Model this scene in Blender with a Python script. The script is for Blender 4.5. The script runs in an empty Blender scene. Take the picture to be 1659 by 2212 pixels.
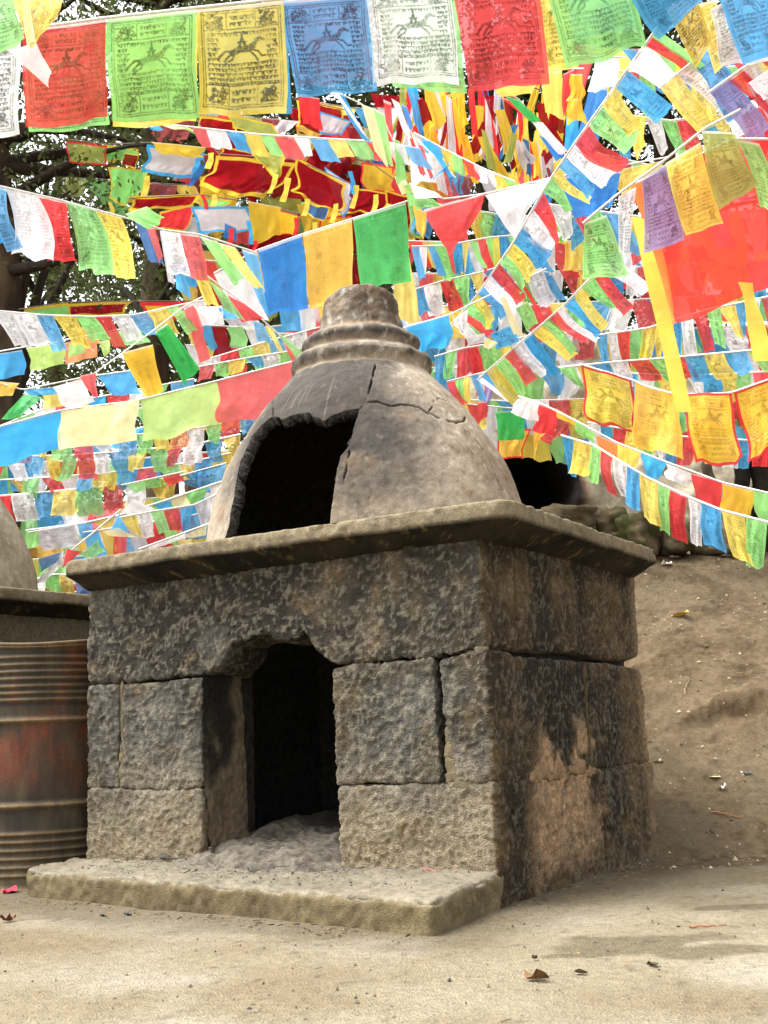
import bpy, math, random
import numpy as np
from mathutils import Matrix, Vector

# ------------------------------------------------------------------ camera, sky, sun, exposure
SC = bpy.context.scene
COL = SC.collection
F_PX = 2404.95                      # focal length in units of a 1659 x 2212 picture
CX, CY = 829.5, 1106.0
RWC = np.array([[0.85095781, 0.13388938, 0.50788230],
                [0.52378387, -0.14451618, -0.83950315],
                [-0.03900335, 0.98040232, -0.19310627]])
CAM = np.array([1.7218468, -3.49639834, 0.59699566])
cam_d = bpy.data.cameras.new('camera'); cam_o = bpy.data.objects.new('camera', cam_d); COL.objects.link(cam_o)
cam_d.sensor_fit = 'VERTICAL'; cam_d.sensor_height = 36.0; cam_d.sensor_width = 27.0
cam_d.lens = 36.0 * F_PX / 2212.0; cam_d.clip_start = 0.05; cam_d.clip_end = 2000
m = Matrix.Identity(4)
for i in range(3):
    for j in range(3): m[i][j] = float(RWC[i, j])
    m[i][3] = float(CAM[i])
cam_o.matrix_world = m
SC.camera = cam_o

SUN_EL, SUN_AZ = math.radians(60), math.radians(236)     # azimuth measured from +Y clockwise
sd = Vector((math.sin(SUN_AZ) * math.cos(SUN_EL), math.cos(SUN_AZ) * math.cos(SUN_EL), math.sin(SUN_EL)))
world = bpy.data.worlds.new('World'); SC.world = world; world.use_nodes = True
wn = world.node_tree; wn.nodes.clear()
sky = wn.nodes.new('ShaderNodeTexSky'); sky.sky_type = 'NISHITA'; sky.sun_disc = False
sky.sun_elevation = SUN_EL; sky.sun_rotation = SUN_AZ; sky.air_density = 1.2; sky.dust_density = 4.0; sky.ozone_density = 1.0
hsv = wn.nodes.new('ShaderNodeHueSaturation'); hsv.inputs['Saturation'].default_value = 0.14
bg = wn.nodes.new('ShaderNodeBackground'); bg.inputs['Strength'].default_value = 0.15
wo = wn.nodes.new('ShaderNodeOutputWorld')
wn.links.new(sky.outputs[0], hsv.inputs['Color']); wn.links.new(hsv.outputs[0], bg.inputs[0]); wn.links.new(bg.outputs[0], wo.inputs[0])
sun_d = bpy.data.lights.new('sun', 'SUN'); sun_d.energy = 1.5; sun_d.angle = math.radians(45); sun_d.color = (1.0, 0.97, 0.92)
sun_o = bpy.data.objects.new('sun', sun_d); COL.objects.link(sun_o)
sun_o.rotation_euler = sd.to_track_quat('Z', 'Y').to_euler(); sun_o.location = (0, 0, 12)
SC.view_settings.view_transform = 'Standard'; SC.view_settings.look = 'None'
SC.view_settings.exposure = 1.95; SC.view_settings.gamma = 1.0
try: SC.view_settings.use_curve_mapping = False
except Exception: pass
SC.render.engine = 'CYCLES'
SC.cycles.transparent_max_bounces = 12; SC.cycles.max_bounces = 6; SC.cycles.transmission_bounces = 4; SC.cycles.diffuse_bounces = 4
SC.render.resolution_x = 768; SC.render.resolution_y = 1024

# ------------------------------------------------------------------ numeric helpers
rng = np.random.default_rng(7); random.seed(7)
CRIGHT = RWC[:, 0]; CUP = RWC[:, 1]; CFWD = -RWC[:, 2]
UP = np.array([0, 0, 1.0])

def at(x, y, d):
    """world point seen at picture position (x, y), d metres ahead of the viewpoint"""
    return CAM + d * (RWC @ np.array([(x - CX) / F_PX, -(y - CY) / F_PX, -1.0]))

def proj(P):
    q = (np.asarray(P, float) - CAM) @ RWC
    return np.stack([CX + F_PX * q[..., 0] / -q[..., 2], CY - F_PX * q[..., 1] / -q[..., 2], -q[..., 2]], -1)

def _h(ix, iy, iz, s):
    n = (ix * 374761393 + iy * 668265263 + iz * 2147483647 + s * 1274126177) & 0xffffffff
    n = ((n ^ (n >> 13)) * 1274126177) & 0xffffffff
    n = (n ^ (n >> 16)) & 0xffffffff
    n = ((n * 2246822519) & 0xffffffff); n = n ^ (n >> 15)
    return (n & 0xffff) / 32767.5 - 1.0

def vn(P, s=0):
    """smooth value noise in -1..1"""
    P = np.asarray(P, float); i = np.floor(P).astype(np.int64); f = P - i; f = f * f * f * (f * (f * 6 - 15) + 10)
    r = 0
    for a in (0, 1):
        for b in (0, 1):
            for c in (0, 1):
                w = (f[..., 0] if a else 1 - f[..., 0]) * (f[..., 1] if b else 1 - f[..., 1]) * (f[..., 2] if c else 1 - f[..., 2])
                r = r + w * _h(i[..., 0] + a, i[..., 1] + b, i[..., 2] + c, s)
    return r

def fbm(P, o=4, s=0):
    P = np.asarray(P, float); r = 0; a = 0.5
    for k in range(o): r = r + a * vn(P * 2 ** k + 13.7 * k, s + k); a *= 0.55
    return r

def sstep(a, b, x):
    t = np.clip((x - a) / (b - a), 0, 1); return t * t * (3 - 2 * t)

def lin(r, g, b):
    f = lambda c: c / 12.92 if c <= 0.04045 else ((c + 0.055) / 1.055) ** 2.4
    return np.array([f(r / 255), f(g / 255), f(b / 255)])

def mix(a, b, t):
    t = np.asarray(t)[..., None]; return a * (1 - t) + b * t

# ------------------------------------------------------------------ object helpers
def make_mesh(name, V, Q, T=None, col=None, smooth=True):
    V = np.asarray(V, np.float32).reshape(-1, 3)
    me = bpy.data.meshes.new(name)
    Q = np.zeros((0, 4), np.int32) if Q is None else np.asarray(Q, np.int32).reshape(-1, 4)
    T = np.zeros((0, 3), np.int32) if T is None else np.asarray(T, np.int32).reshape(-1, 3)
    me.vertices.add(len(V)); me.vertices.foreach_set('co', V.ravel())
    nl = Q.size + T.size
    me.loops.add(nl); me.loops.foreach_set('vertex_index', np.concatenate([Q.ravel(), T.ravel()]))
    me.polygons.add(len(Q) + len(T))
    st = np.concatenate([np.arange(len(Q)) * 4, Q.size + np.arange(len(T)) * 3]).astype(np.int32)
    me.polygons.foreach_set('loop_start', st)
    me.polygons.foreach_set('use_smooth', np.full(len(Q) + len(T), smooth))
    me.update(calc_edges=True); me.validate()
    if col is not None:
        a = me.color_attributes.new('Col', 'FLOAT_COLOR', 'POINT')
        c = np.ones((len(V), 4), np.float32); c[:, :3] = col; a.data.foreach_set('color', c.ravel())
    return me

def obj(name, me, mat=None, parent=None, label=None, cat=None, group=None, kind=None):
    o = bpy.data.objects.new(name, me); COL.objects.link(o)
    if mat and me and not me.materials: me.materials.append(mat)
    if parent: o.parent = parent
    if label: o['label'] = label
    if cat: o['category'] = cat
    if group: o['group'] = group
    if kind: o['kind'] = kind
    return o

def empty(name, loc, label, cat, group=None):
    o = obj(name, None, None, None, label, cat, group); o.location = [float(c) for c in loc]; o.empty_display_size = 0.1
    return o

def child(name, me, mat, par, **k):
    """part with world-space mesh data under a thing whose origin sits elsewhere"""
    o = obj(name, me, mat, par, **k)
    o.matrix_parent_inverse = Matrix.Translation(par.location).inverted()
    return o

def grid_quads(nu, nv, wrap_u=False, off=0):
    iu = np.arange(nu if wrap_u else nu - 1); iv = np.arange(nv - 1)
    U, Vv = np.meshgrid(iu, iv, indexing='ij'); U2 = (U + 1) % nu
    return (np.stack([U * nv + Vv, U2 * nv + Vv, U2 * nv + Vv + 1, U * nv + Vv + 1], -1).reshape(-1, 4)) + off

def tube(pts, r, n=6, r1=None):
    pts = np.asarray(pts, float); k = len(pts)
    t = np.gradient(pts, axis=0); t /= np.linalg.norm(t, axis=1)[:, None] + 1e-9
    ref = np.array([0.13, 0.21, 0.97]); a = np.cross(t, ref); a /= np.linalg.norm(a, axis=1)[:, None] + 1e-9
    b = np.cross(t, a)
    rr = np.linspace(r, r if r1 is None else r1, k)[:, None, None] if np.isscalar(r) else np.asarray(r)[:, None, None]
    ang = np.arange(n) * 2 * np.pi / n
    ring = a[:, None] * np.cos(ang)[None, :, None] + b[:, None] * np.sin(ang)[None, :, None]
    V = (pts[:, None] + ring * rr).transpose(1, 0, 2).reshape(-1, 3)
    return V, grid_quads(n, k, True)

class MB:
    def __init__(s): s.V = []; s.Q = []; s.T = []; s.C = []; s.n = 0
    def add(s, V, Q=None, T=None, col=None):
        V = np.asarray(V, float).reshape(-1, 3)
        if Q is not None: s.Q.append(np.asarray(Q) + s.n)
        if T is not None: s.T.append(np.asarray(T) + s.n)
        if col is not None: s.C.append(np.broadcast_to(col, (len(V), 3)))
        s.V.append(V); s.n += len(V)
    def mesh(s, name, smooth=True):
        return make_mesh(name, np.concatenate(s.V), np.concatenate(s.Q) if s.Q else None,
                         np.concatenate(s.T) if s.T else None, np.concatenate(s.C) if s.C else None, smooth)

# ------------------------------------------------------------------ materials
def mat_new(name):
    m = bpy.data.materials.new(name); m.use_nodes = True; nt = m.node_tree; nt.nodes.clear()
    return m, nt, nt.nodes.new, nt.links.new

def attr_mat(name, rough=0.9, fine=60.0, amt=0.35, bump=0.4, bdist=0.01, spec=0.2, streak=None, gain=1.0, fine2=190.0):
    """material: vertex colour 'Col' x fine procedural grain, procedural bump"""
    m, nt, N, L = mat_new(name)
    a = N('ShaderNodeAttribute'); a.attribute_name = 'Col'
    tc = N('ShaderNodeTexCoord'); mp = N('ShaderNodeMapping'); L(tc.outputs['Object'], mp.inputs[0])
    if streak: mp.inputs['Scale'].default_value = streak
    n1 = N('ShaderNodeTexNoise'); n1.inputs['Scale'].default_value = fine; n1.inputs['Detail'].default_value = 6; n1.inputs['Roughness'].default_value = 0.65
    n2 = N('ShaderNodeTexNoise'); n2.inputs['Scale'].default_value = fine2; n2.inputs['Detail'].default_value = 3
    L(mp.outputs[0], n1.inputs['Vector']); L(tc.outputs['Object'], n2.inputs['Vector'])
    mr = N('ShaderNodeMapRange'); mr.inputs[1].default_value = 0.28; mr.inputs[2].default_value = 0.72
    mr.inputs[3].default_value = gain * (1 - amt); mr.inputs[4].default_value = gain * (1 + amt)
    L(n1.outputs['Fac'], mr.inputs[0])
    mr2 = N('ShaderNodeMapRange'); mr2.inputs[1].default_value = 0.3; mr2.inputs[2].default_value = 0.7
    mr2.inputs[3].default_value = 1 - amt * 0.7; mr2.inputs[4].default_value = 1 + amt * 0.7
    L(n2.outputs['Fac'], mr2.inputs[0])
    mm = N('ShaderNodeMath'); mm.operation = 'MULTIPLY'; L(mr.outputs[0], mm.inputs[0]); L(mr2.outputs[0], mm.inputs[1])
    vm = N('ShaderNodeVectorMath'); vm.operation = 'SCALE'; L(a.outputs['Color'], vm.inputs[0]); L(mm.outputs[0], vm.inputs['Scale'])
    p = N('ShaderNodeBsdfPrincipled'); p.inputs['Roughness'].default_value = rough; p.inputs['Specular IOR Level'].default_value = spec
    L(vm.outputs[0], p.inputs['Base Color'])
    ad = N('ShaderNodeMath'); ad.operation = 'ADD'; L(n1.outputs['Fac'], ad.inputs[0]); L(n2.outputs['Fac'], ad.inputs[1])
    b = N('ShaderNodeBump'); b.inputs['Strength'].default_value = bump; b.inputs['Distance'].default_value = bdist
    L(ad.outputs[0], b.inputs['Height']); L(b.outputs[0], p.inputs['Normal'])
    o = N('ShaderNodeOutputMaterial'); L(p.outputs[0], o.inputs[0])
    return m

def flat_mat(name, col, rough=0.8, fine=40, amt=0.3, bump=0.3, bdist=0.01, metal=0.0):
    m, nt, N, L = mat_new(name)
    tc = N('ShaderNodeTexCoord'); n1 = N('ShaderNodeTexNoise'); n1.inputs['Scale'].default_value = fine; n1.inputs['Detail'].default_value = 5
    L(tc.outputs['Object'], n1.inputs['Vector'])
    rp = N('ShaderNodeMapRange'); rp.inputs[1].default_value = 0.3; rp.inputs[2].default_value = 0.7; rp.inputs[3].default_value = 1 - amt; rp.inputs[4].default_value = 1 + amt
    L(n1.outputs['Fac'], rp.inputs[0])
    vm = N('ShaderNodeVectorMath'); vm.operation = 'SCALE'; vm.inputs[0].default_value = col; L(rp.outputs[0], vm.inputs['Scale'])
    p = N('ShaderNodeBsdfPrincipled'); p.inputs['Roughness'].default_value = rough; p.inputs['Metallic'].default_value = metal; p.inputs['Specular IOR Level'].default_value = 0.2
    L(vm.outputs[0], p.inputs['Base Color'])
    b = N('ShaderNodeBump'); b.inputs['Strength'].default_value = bump; b.inputs['Distance'].default_value = bdist; L(n1.outputs['Fac'], b.inputs['Height']); L(b.outputs[0], p.inputs['Normal'])
    o = N('ShaderNodeOutputMaterial'); L(p.outputs[0], o.inputs[0])
    return m

def cloth_mat(name, transp, transl=0.5):
    m, nt, N, L = mat_new(name)
    a = N('ShaderNodeAttribute'); a.attribute_name = 'Col'
    tc = N('ShaderNodeTexCoord')
    n1 = N('ShaderNodeTexNoise'); n1.inputs['Scale'].default_value = 14; n1.inputs['Detail'].default_value = 4; L(tc.outputs['Object'], n1.inputs['Vector'])
    rp = N('ShaderNodeMapRange'); rp.inputs[1].default_value = 0.3; rp.inputs[2].default_value = 0.7; rp.inputs[3].default_value = 0.9; rp.inputs[4].default_value = 1.06
    L(n1.outputs['Fac'], rp.inputs[0])
    vm = N('ShaderNodeVectorMath'); vm.operation = 'SCALE'; L(a.outputs['Color'], vm.inputs[0]); L(rp.outputs[0], vm.inputs['Scale'])
    n2 = N('ShaderNodeTexNoise'); n2.inputs['Scale'].default_value = 22; n2.inputs['Detail'].default_value = 5; L(tc.outputs['Object'], n2.inputs['Vector'])
    bp = N('ShaderNodeBump'); bp.inputs['Strength'].default_value = 0.35; bp.inputs['Distance'].default_value = 0.02; L(n2.outputs['Fac'], bp.inputs['Height'])
    d = N('ShaderNodeBsdfDiffuse'); t = N('ShaderNodeBsdfTranslucent'); x = N('ShaderNodeBsdfTransparent')
    for q in (d, t): L(vm.outputs[0], q.inputs['Color']); L(bp.outputs[0], q.inputs['Normal'])
    mw = N('ShaderNodeMix'); mw.data_type = 'RGBA'; mw.inputs[0].default_value = 0.5; L(vm.outputs[0], mw.inputs[6]); mw.inputs[7].default_value = (1, 1, 1, 1); L(mw.outputs[2], x.inputs['Color'])
    m1 = N('ShaderNodeMixShader'); m1.inputs[0].default_value = transl; L(d.outputs[0], m1.inputs[1]); L(t.outputs[0], m1.inputs[2])
    m2 = N('ShaderNodeMixShader'); m2.inputs[0].default_value = transp; L(m1.outputs[0], m2.inputs[1]); L(x.outputs[0], m2.inputs[2])
    o = N('ShaderNodeOutputMaterial'); L(m2.outputs[0], o.inputs[0])
    return m

M_STONE = attr_mat('soot_stained_stone', 0.92, 55, 0.42, 0.9, 0.012, gain=0.65)
M_PLASTER = attr_mat('weathered_lime_plaster', 0.88, 24, 0.3, 0.35, 0.006, gain=0.72)
M_CONC = attr_mat('dusty_concrete', 0.95, 45, 0.3, 0.55, 0.008, gain=0.42)
M_CORN = attr_mat('cornice_concrete', 0.95, 45, 0.3, 0.6, 0.008, gain=0.66)
M_GROUND = attr_mat('trodden_dusty_earth', 0.97, 34, 0.26, 0.8, 0.018, fine2=150.0, gain=0.42)
M_ROCK = attr_mat('weathered_rock', 0.95, 18, 0.3, 0.7, 0.03, gain=0.85)
M_DRUM = attr_mat('rusted_drum_steel', 0.8, 22, 0.45, 0.25, 0.004, spec=0.4, streak=(1, 1, 0.25), gain=0.5)
M_BARK = attr_mat('tree_bark', 0.95, 9, 0.4, 1.0, 0.04, streak=(1, 1, 0.2), gain=1)
def leaf_mat():
    m, nt, N, L = mat_new('thin_leaf'); a = N('ShaderNodeAttribute'); a.attribute_name = 'Col'
    n1 = N('ShaderNodeTexNoise'); n1.inputs['Scale'].default_value = 1.7; mr = N('ShaderNodeMapRange'); mr.inputs[3].default_value = 0.6; mr.inputs[4].default_value = 1.5; L(n1.outputs['Fac'], mr.inputs[0])
    vm = N('ShaderNodeVectorMath'); vm.operation = 'SCALE'; L(a.outputs['Color'], vm.inputs[0]); L(mr.outputs[0], vm.inputs['Scale'])
    d = N('ShaderNodeBsdfDiffuse'); t = N('ShaderNodeBsdfTranslucent'); L(vm.outputs[0], d.inputs[0]); L(vm.outputs[0], t.inputs[0])
    x = N('ShaderNodeMixShader'); x.inputs[0].default_value = 0.45; L(d.outputs[0], x.inputs[1]); L(t.outputs[0], x.inputs[2]); o = N('ShaderNodeOutputMaterial'); L(x.outputs[0], o.inputs[0]); return m
M_LEAF = leaf_mat()
M_SOOT = flat_mat('soot_black', (0.028, 0.026, 0.023), 0.95, 30, 0.5, 0.9, 0.02)
M_RIM = flat_mat('charred_broken_edge', (0.05, 0.046, 0.042), 0.95, 70, 0.7, 1.0, 0.03)
M_CLOTH = cloth_mat('thin_printed_cotton', 0.13, 0.55)
M_SHEER = cloth_mat('sheer_printed_gauze', 0.19, 0.55)
M_SOLID = cloth_mat('dense_cotton_cloth', 0.05, 0.5)
M_CORD = flat_mat('white_cord', (0.75, 0.73, 0.70), 0.9, 60, 0.15, 0.2, 0.002)
M_DCORD = flat_mat('brown_cord', (0.16, 0.13, 0.10), 0.9, 60, 0.2, 0.2, 0.002)
M_LITTER = attr_mat('dry_litter', 0.9, 30, 0.25, 0.3, 0.003)

# ------------------------------------------------------------------ ground
FH = np.array([CFWD[0], CFWD[1]]); FH /= np.linalg.norm(FH); RH = np.array([FH[1], -FH[0]])
def ab(P): d = np.asarray(P)[..., :2] - CAM[:2]; return d @ FH, d @ RH

def hill(a, b):
    P = np.stack([a, b, 0 * a], -1)
    a0 = 5.05 + 2.6 * sstep(0.4, -1.4, b) + 0.12 * vn(P * 1.3, 3)
    t = np.clip(a - a0, 0, None)
    top = 2.05
    z = np.minimum(t * 0.56, top + 0 * t); over = np.clip(t - top / 0.56, 0, None)
    z = z - 0.10 * np.exp(-((t - top / 0.56) / 0.35) ** 2)
    z = z + over * 0.16 - 0.05 * np.clip(over - 12, 0, None) - 0.09 * np.clip(over - 30, 0, None) * 0
    z = np.clip(z, 0, 4.2)
    on = sstep(0.0, 0.5, t)
    z = z + on * 0.07 * fbm(P * 1.6, 4, 5) + on * 0.035 * fbm(P * 6, 4, 8) + on * 0.012 * fbm(P * 22, 3, 9)
    # eroded ledge on the right
    al = 6.05 + 0.18 * vn(P * 2.2, 11)
    z = z + 0.11 * sstep(-0.05, 0.05, a - al) * sstep(1.35, 1.8, b) * sstep(7.9, 6.4, a) * (0.75 + 0.5 * vn(P * 3.1, 4)) 
    z = z + 0.006 * fbm(P * 3.5, 3, 21) + 0.003 * fbm(P * 14, 3, 22)
    return z

def ground_z(x, y):
    a, b = ab(np.array([[x, y, 0.0]])); return float(hill(a, b)[0])

aa = np.concatenate([np.arange(-30, 0.6, 3.0), np.linspace(0.8, 7.2, 400), np.linspace(7.22, 12, 140), np.geomspace(12.1, 400, 60)])
bb = np.concatenate([-np.geomspace(300, 3.1, 50), np.linspace(-3, 3, 360), np.geomspace(3.1, 300, 50)])
A, B = np.meshgrid(aa, bb, indexing='ij')
Z = hill(A, B)
XY = CAM[:2] + A[..., None] * FH + B[..., None] * RH
GV = np.concatenate([XY, Z[..., None]], -1)
gp = GV * 1.0
edge = 4.62 + 0.10 * vn(np.stack([B * 2.2, A * 0, A * 0], -1), 31) + 0.5 * sstep(0.7, -0.6, B) + 0.12 * np.clip(B - 1.2, 0, 1)
slope = sstep(-0.10, 0.12, A - edge)
pale = lin(196, 182, 152); brown = lin(164, 142, 110)
n_lo = fbm(gp * np.array([2.0, 2.0, 2]), 4, 41); n_mid = fbm(gp * 7, 4, 43); n_hi = fbm(gp * 26, 3, 47)
c = mix(pale, lin(165, 147, 115), np.clip(0.42 + 0.9 * n_lo + 0.3 * n_mid, 0, 1))
c = mix(c, lin(215, 206, 184), np.clip(0.9 * fbm(gp * 3.1 + 5, 3, 44) + 0.1, 0, 0.7))
cb = mix(brown, lin(112, 92, 64), np.clip(0.35 + 0.8 * n_mid + 0.8 * n_hi, 0, 1))
cb = mix(cb, lin(176, 156, 124), np.clip(-0.1 + 1.2 * n_lo, 0, 0.6))
c = mix(c, cb, slope)
AL = 6.05 + 0.18 * vn(np.stack([A, B, 0 * A], -1) * 2.2, 11); c = mix(c, lin(92, 68, 40), np.exp(-((A - AL + 0.05 * n_mid) / 0.055) ** 2) * sstep(1.3, 1.7, B) * np.clip(0.75 + 1.2 * n_mid + 0.8 * n_hi, 0, 1))
# damp stain on the paving at the right
def stain(px, py, rx, ry, s):
    r = np.linalg.solve(np.eye(2), np.zeros(2)); q = at(px, py, 1.0) - CAM; t = -CAM[2] / q[2]; w = CAM + t * q
    a_, b_ = ab(w[None]); d = np.sqrt(((A - a_) / ry) ** 2 + ((B - b_) / rx) ** 2) + 0.9 * fbm(gp * np.array([5, 5, 5.]), 3, s)
    return sstep(1.1, 0.75, d)
for px, py, rx, ry, s in ((1400, 2040, 0.20, 0.15, 51), (1560, 2055, 0.18, 0.08, 52), (1600, 1960, 0.14, 0.05, 53), (1250, 2062, 0.1, 0.03, 54), (90, 1985, 0.2, 0.02, 55)):
    c = mix(c, lin(138, 126, 98), stain(px, py, rx, ry, s) * 0.85)
# ash-grey skirt of soil round the furnace base
dx = np.maximum(np.maximum(-2.05 - GV[..., 0], GV[..., 0] - 0.05), 0); dy = np.maximum(np.maximum(-0.5 - GV[..., 1], GV[..., 1] - 1.7), 0)
c = mix(c, lin(128, 114, 88), sstep(0.34, 0.02, np.hypot(dx, dy) + 0.16 * n_mid) * 0.75)
c = mix(c, lin(88, 80, 68), np.clip(n_hi * 2.2 - 0.85, 0, 0.55))
GV[..., 2] += 0.004 * sstep(0.22, 0.0, np.hypot(dx, dy) + 0.05 * n_mid) * (A < 6)
me = make_mesh('ground', GV.reshape(-1, 3), grid_quads(len(aa), len(bb)), col=c.reshape(-1, 3))
g = obj('ground', me, M_GROUND, kind='structure', label='pale trodden earth rising to a brown dirt bank'); 

# ------------------------------------------------------------------ furnace stones
def rounded_box(L, T, H, s, r):
    """rounded box surface sampled at spacing s; returns positions, normals, quads"""
    Vs, Qs, off = [], [], 0
    dims = np.array([L, T, H])
    for ax in range(3):
        o = [k for k in range(3) if k != ax]
        n0 = max(3, int(dims[o[0]] / s) + 1); n1 = max(3, int(dims[o[1]] / s) + 1)
        u = np.linspace(0, dims[o[0]], n0); v = np.linspace(0, dims[o[1]], n1)
        U, W = np.meshgrid(u, v, indexing='ij')
        for side in (0, 1):
            P = np.zeros((n0, n1, 3)); P[..., o[0]] = U; P[..., o[1]] = W; P[..., ax] = dims[ax] * side
            q = grid_quads(n0, n1, off=off)
            if (side == 0) == (ax != 1): q = q[:, ::-1]
            Vs.append(P.reshape(-1, 3)); Qs.append(q); off += n0 * n1
    P = np.concatenate(Vs); Q = np.concatenate(Qs)
    inner = np.clip(P, r, dims - r); d = P - inner; n = d / (np.linalg.norm(d, axis=1)[:, None] + 1e-9)
    return inner + n * r, n, Q

def stone_disp(P, amp=1.0, seed=0):
    lo = fbm(P * 6, 3, 60 + seed)
    rd = 1 - 2 * np.abs(vn(P * 36 + 0.8 * vn(P * 17, 65)[..., None], 61)); rd2 = 1 - 2 * np.abs(vn(P * 70, 62)); hi = vn(P * 110, 63)
    h = 0.55 * rd + 0.3 * rd2 + 0.25 * hi
    return amp * (0.012 * lo + 0.0080 * h), h

C_GREY = lin(126, 122, 112); C_DARK = lin(58, 54, 47); C_BLACK = lin(30, 28, 25); C_DUST = lin(152, 136, 108); C_TAN = lin(196, 160, 122)
C_BROWN = lin(112, 92, 62); C_FLECK = lin(178, 168, 146)

def stone_colour(P, n, h):
    x, y, z = P[:, 0], P[:, 1], P[:, 2]
    lo = fbm(P * 3.2, 4, 71); md = fbm(P * 11, 4, 72); hi = fbm(P * 38, 3, 73)
    right = sstep(-0.06, -0.005, x) * sstep(0.25, 0.7, n[:, 0] + 0.3 * (x > -0.02))
    # front
    soot = 0.50 + 0.35 * sstep(0.84, 0.9, z) - 0.30 * sstep(0.42, 0.36, z)
    da = np.hypot((x + 0.97) / 0.55, (z - 0.93) / 0.30); soot = soot + 0.4 * sstep(1.4, 0.5, da)
    soot = soot - 0.25 * sstep(-0.3, -0.1, x) * (z > 0.85) + 0.8 * lo + 0.4 * md + 0.05
    c = mix(C_GREY, C_DARK, np.clip(soot, 0, 1))
    dust = sstep(0.62, 0.10, z + 0.25 * lo) * 0.85 + 0.35 * np.clip(lo + md - 0.1, 0, 1)
    c = mix(c, C_DUST, np.clip(dust, 0, 0.9))
    c = mix(c, lin(128, 104, 70), np.clip(md * 1.6 - 0.55, 0, 0.5))
    # right-hand side
    cb = mix(C_BROWN, lin(80, 65, 44), np.clip(0.5 + lo + md, 0, 1))
    def blob(y0, z0, ry, rz): return np.exp(-((y - y0) / ry) ** 2 - ((z - z0) / rz) ** 2)
    k = 1.6 * blob(0.55, 0.70, 0.36, 0.22) + 0.9 * blob(0.45, 1.02, 0.16, 0.3) + 0.75 * blob(0.88, 1.0, 0.07, 0.3) + 1.0 * blob(1.18, 0.62, 0.2, 0.25) + 0.9 * blob(0.14, 0.28, 0.12, 0.2) + 0.6 * blob(1.12, 0.25, 0.16, 0.22) + 0.6 * sstep(1.13, 1.24, z) + 0.5 * blob(0.7, 0.0, 0.6, 0.1)
    cb = mix(cb, lin(35, 30, 24), np.clip(1.0 * k + 0.4 * md + 0.3 * lo - 0.02, 0, 0.9))
    tan = sstep(0.24, 0.40, y + 0.16 * lo) * sstep(1.0, 0.80, y + 0.2 * md) * sstep(0.56, 0.38, z + 0.3 * md + 0.2 * lo) * sstep(-0.02, 0.16, z + 0.2 * md)
    tan = np.maximum(tan, 0.55 * sstep(1.5, 1.6, y)) 
    cb = mix(cb, mix(C_TAN, lin(140, 112, 82), np.clip(0.4 + 1.2 * hi, 0, 1)), np.clip(tan * (1.05 + 0.4 * md), 0, 1))
    c = mix(c, cb, right)
    # light mineral on the ridges, dark in the pits
    c = mix(c, C_FLECK * (1 - 0.3 * right[:, None]), np.clip((h - 0.40) * 1.4 + 0.7 * hi, 0, 0.36))
    c = mix(c, c * 0.6, np.clip(-h * 0.7 - 0.1, 0, 0.5))
    return c

def stone(par, x0, x1, y0, y1, zb, zt, s=0.0068, r=0.014, amp=1.0, seed=0, shear=None, name='stone', recolour=None):
    """one hewn block; zb and zt are numbers or functions of x (front blocks) giving the bed heights"""
    L, T = x1 - x0, y1 - y0
    H = 0.5
    zbf = zb if callable(zb) else (lambda x, y: zb + 0 * x); ztf = zt if callable(zt) else (lambda x, y: zt + 0 * x)
    hz = float(np.mean(ztf(np.array([x0, x1]), np.array([y0, y1])) - zbf(np.array([x0, x1]), np.array([y0, y1]))))
    P, n, Q = rounded_box(L, T, hz, s, r)
    X = P[:, 0] + x0; Y = P[:, 1] + y0; t = P[:, 2] / hz
    zbv = zbf(X, Y); ztv = ztf(X, Y)
    Zz = zbv + t * (ztv - zbv)
    if shear: X = X + shear(X, Zz)
    W = np.stack([X, Y, Zz], 1)
    d, h = stone_disp(W + seed * 3.1, amp, 0)
    W2 = W + n * d[:, None]
    c = stone_colour(W2, n, h)
    if recolour: c = recolour(c, W2, n)
    return child(name, make_mesh(name, W2, Q, col=c), M_STONE, par)

FUR = empty('incense_furnace', (-0.96, 0.8, 0.0), 'big soot-blackened stone incense furnace with broken dome and dark doorway', 'furnace', 'stone incense furnaces')
DL, DR = -1.29, -0.645
def arch(x, y):
    xs = [-2.2, -1.30, -1.24, -1.17, -1.13, -1.06, -0.99, -0.955, -0.93, -0.87, -0.80, -0.775, -0.755, -0.70, -0.645, -0.60, -0.2, 0.0, 0.2]
    zs = [0.850, 0.850, 0.858, 0.905, 0.962, 0.972, 0.990, 0.992, 0.972, 0.952, 0.962, 0.985, 0.965, 0.895, 0.858, 0.853, 0.855, 0.880, 0.885]
    dd = sstep(0.0, 0.3, y)
    return np.interp(x + 0.10 * dd * 0, xs, zs) + 0.006 * vn(np.stack([x * 30, y * 9, 0 * x], -1), 90) + 0.02 * dd * sstep(-1.35, -1.2, x) * sstep(-0.6, -0.7, x) * vn(np.stack([x * 9, y * 9, 0 * x], -1), 91)
lin_z = lambda z0, z1, w=0.006, sd=0: (lambda x, y: z0 + (z1 - z0) * (x + 1.93) / 1.93 + w * vn(np.stack([x * 8, y * 8, 0 * x + sd], -1), 92))
# top course: lintel and side blocks
stone(FUR, -1.93, 0.0, 0.0, 0.26, arch, lin_z(1.262, 1.27), s=0.0066, seed=1)
stone(FUR, -0.27, 0.005, 0.262, 0.86, lambda x, y: 0.872 + 0.01 * y + 0 * x, 1.275, seed=2, r=0.01)
stone(FUR, -0.27, 0.0, 0.865, 1.62, lambda x, y: 0.88 - 0.01 * y + 0.03 * sstep(1.4, 1.62, y), 1.28, seed=3, r=0.016)
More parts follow.
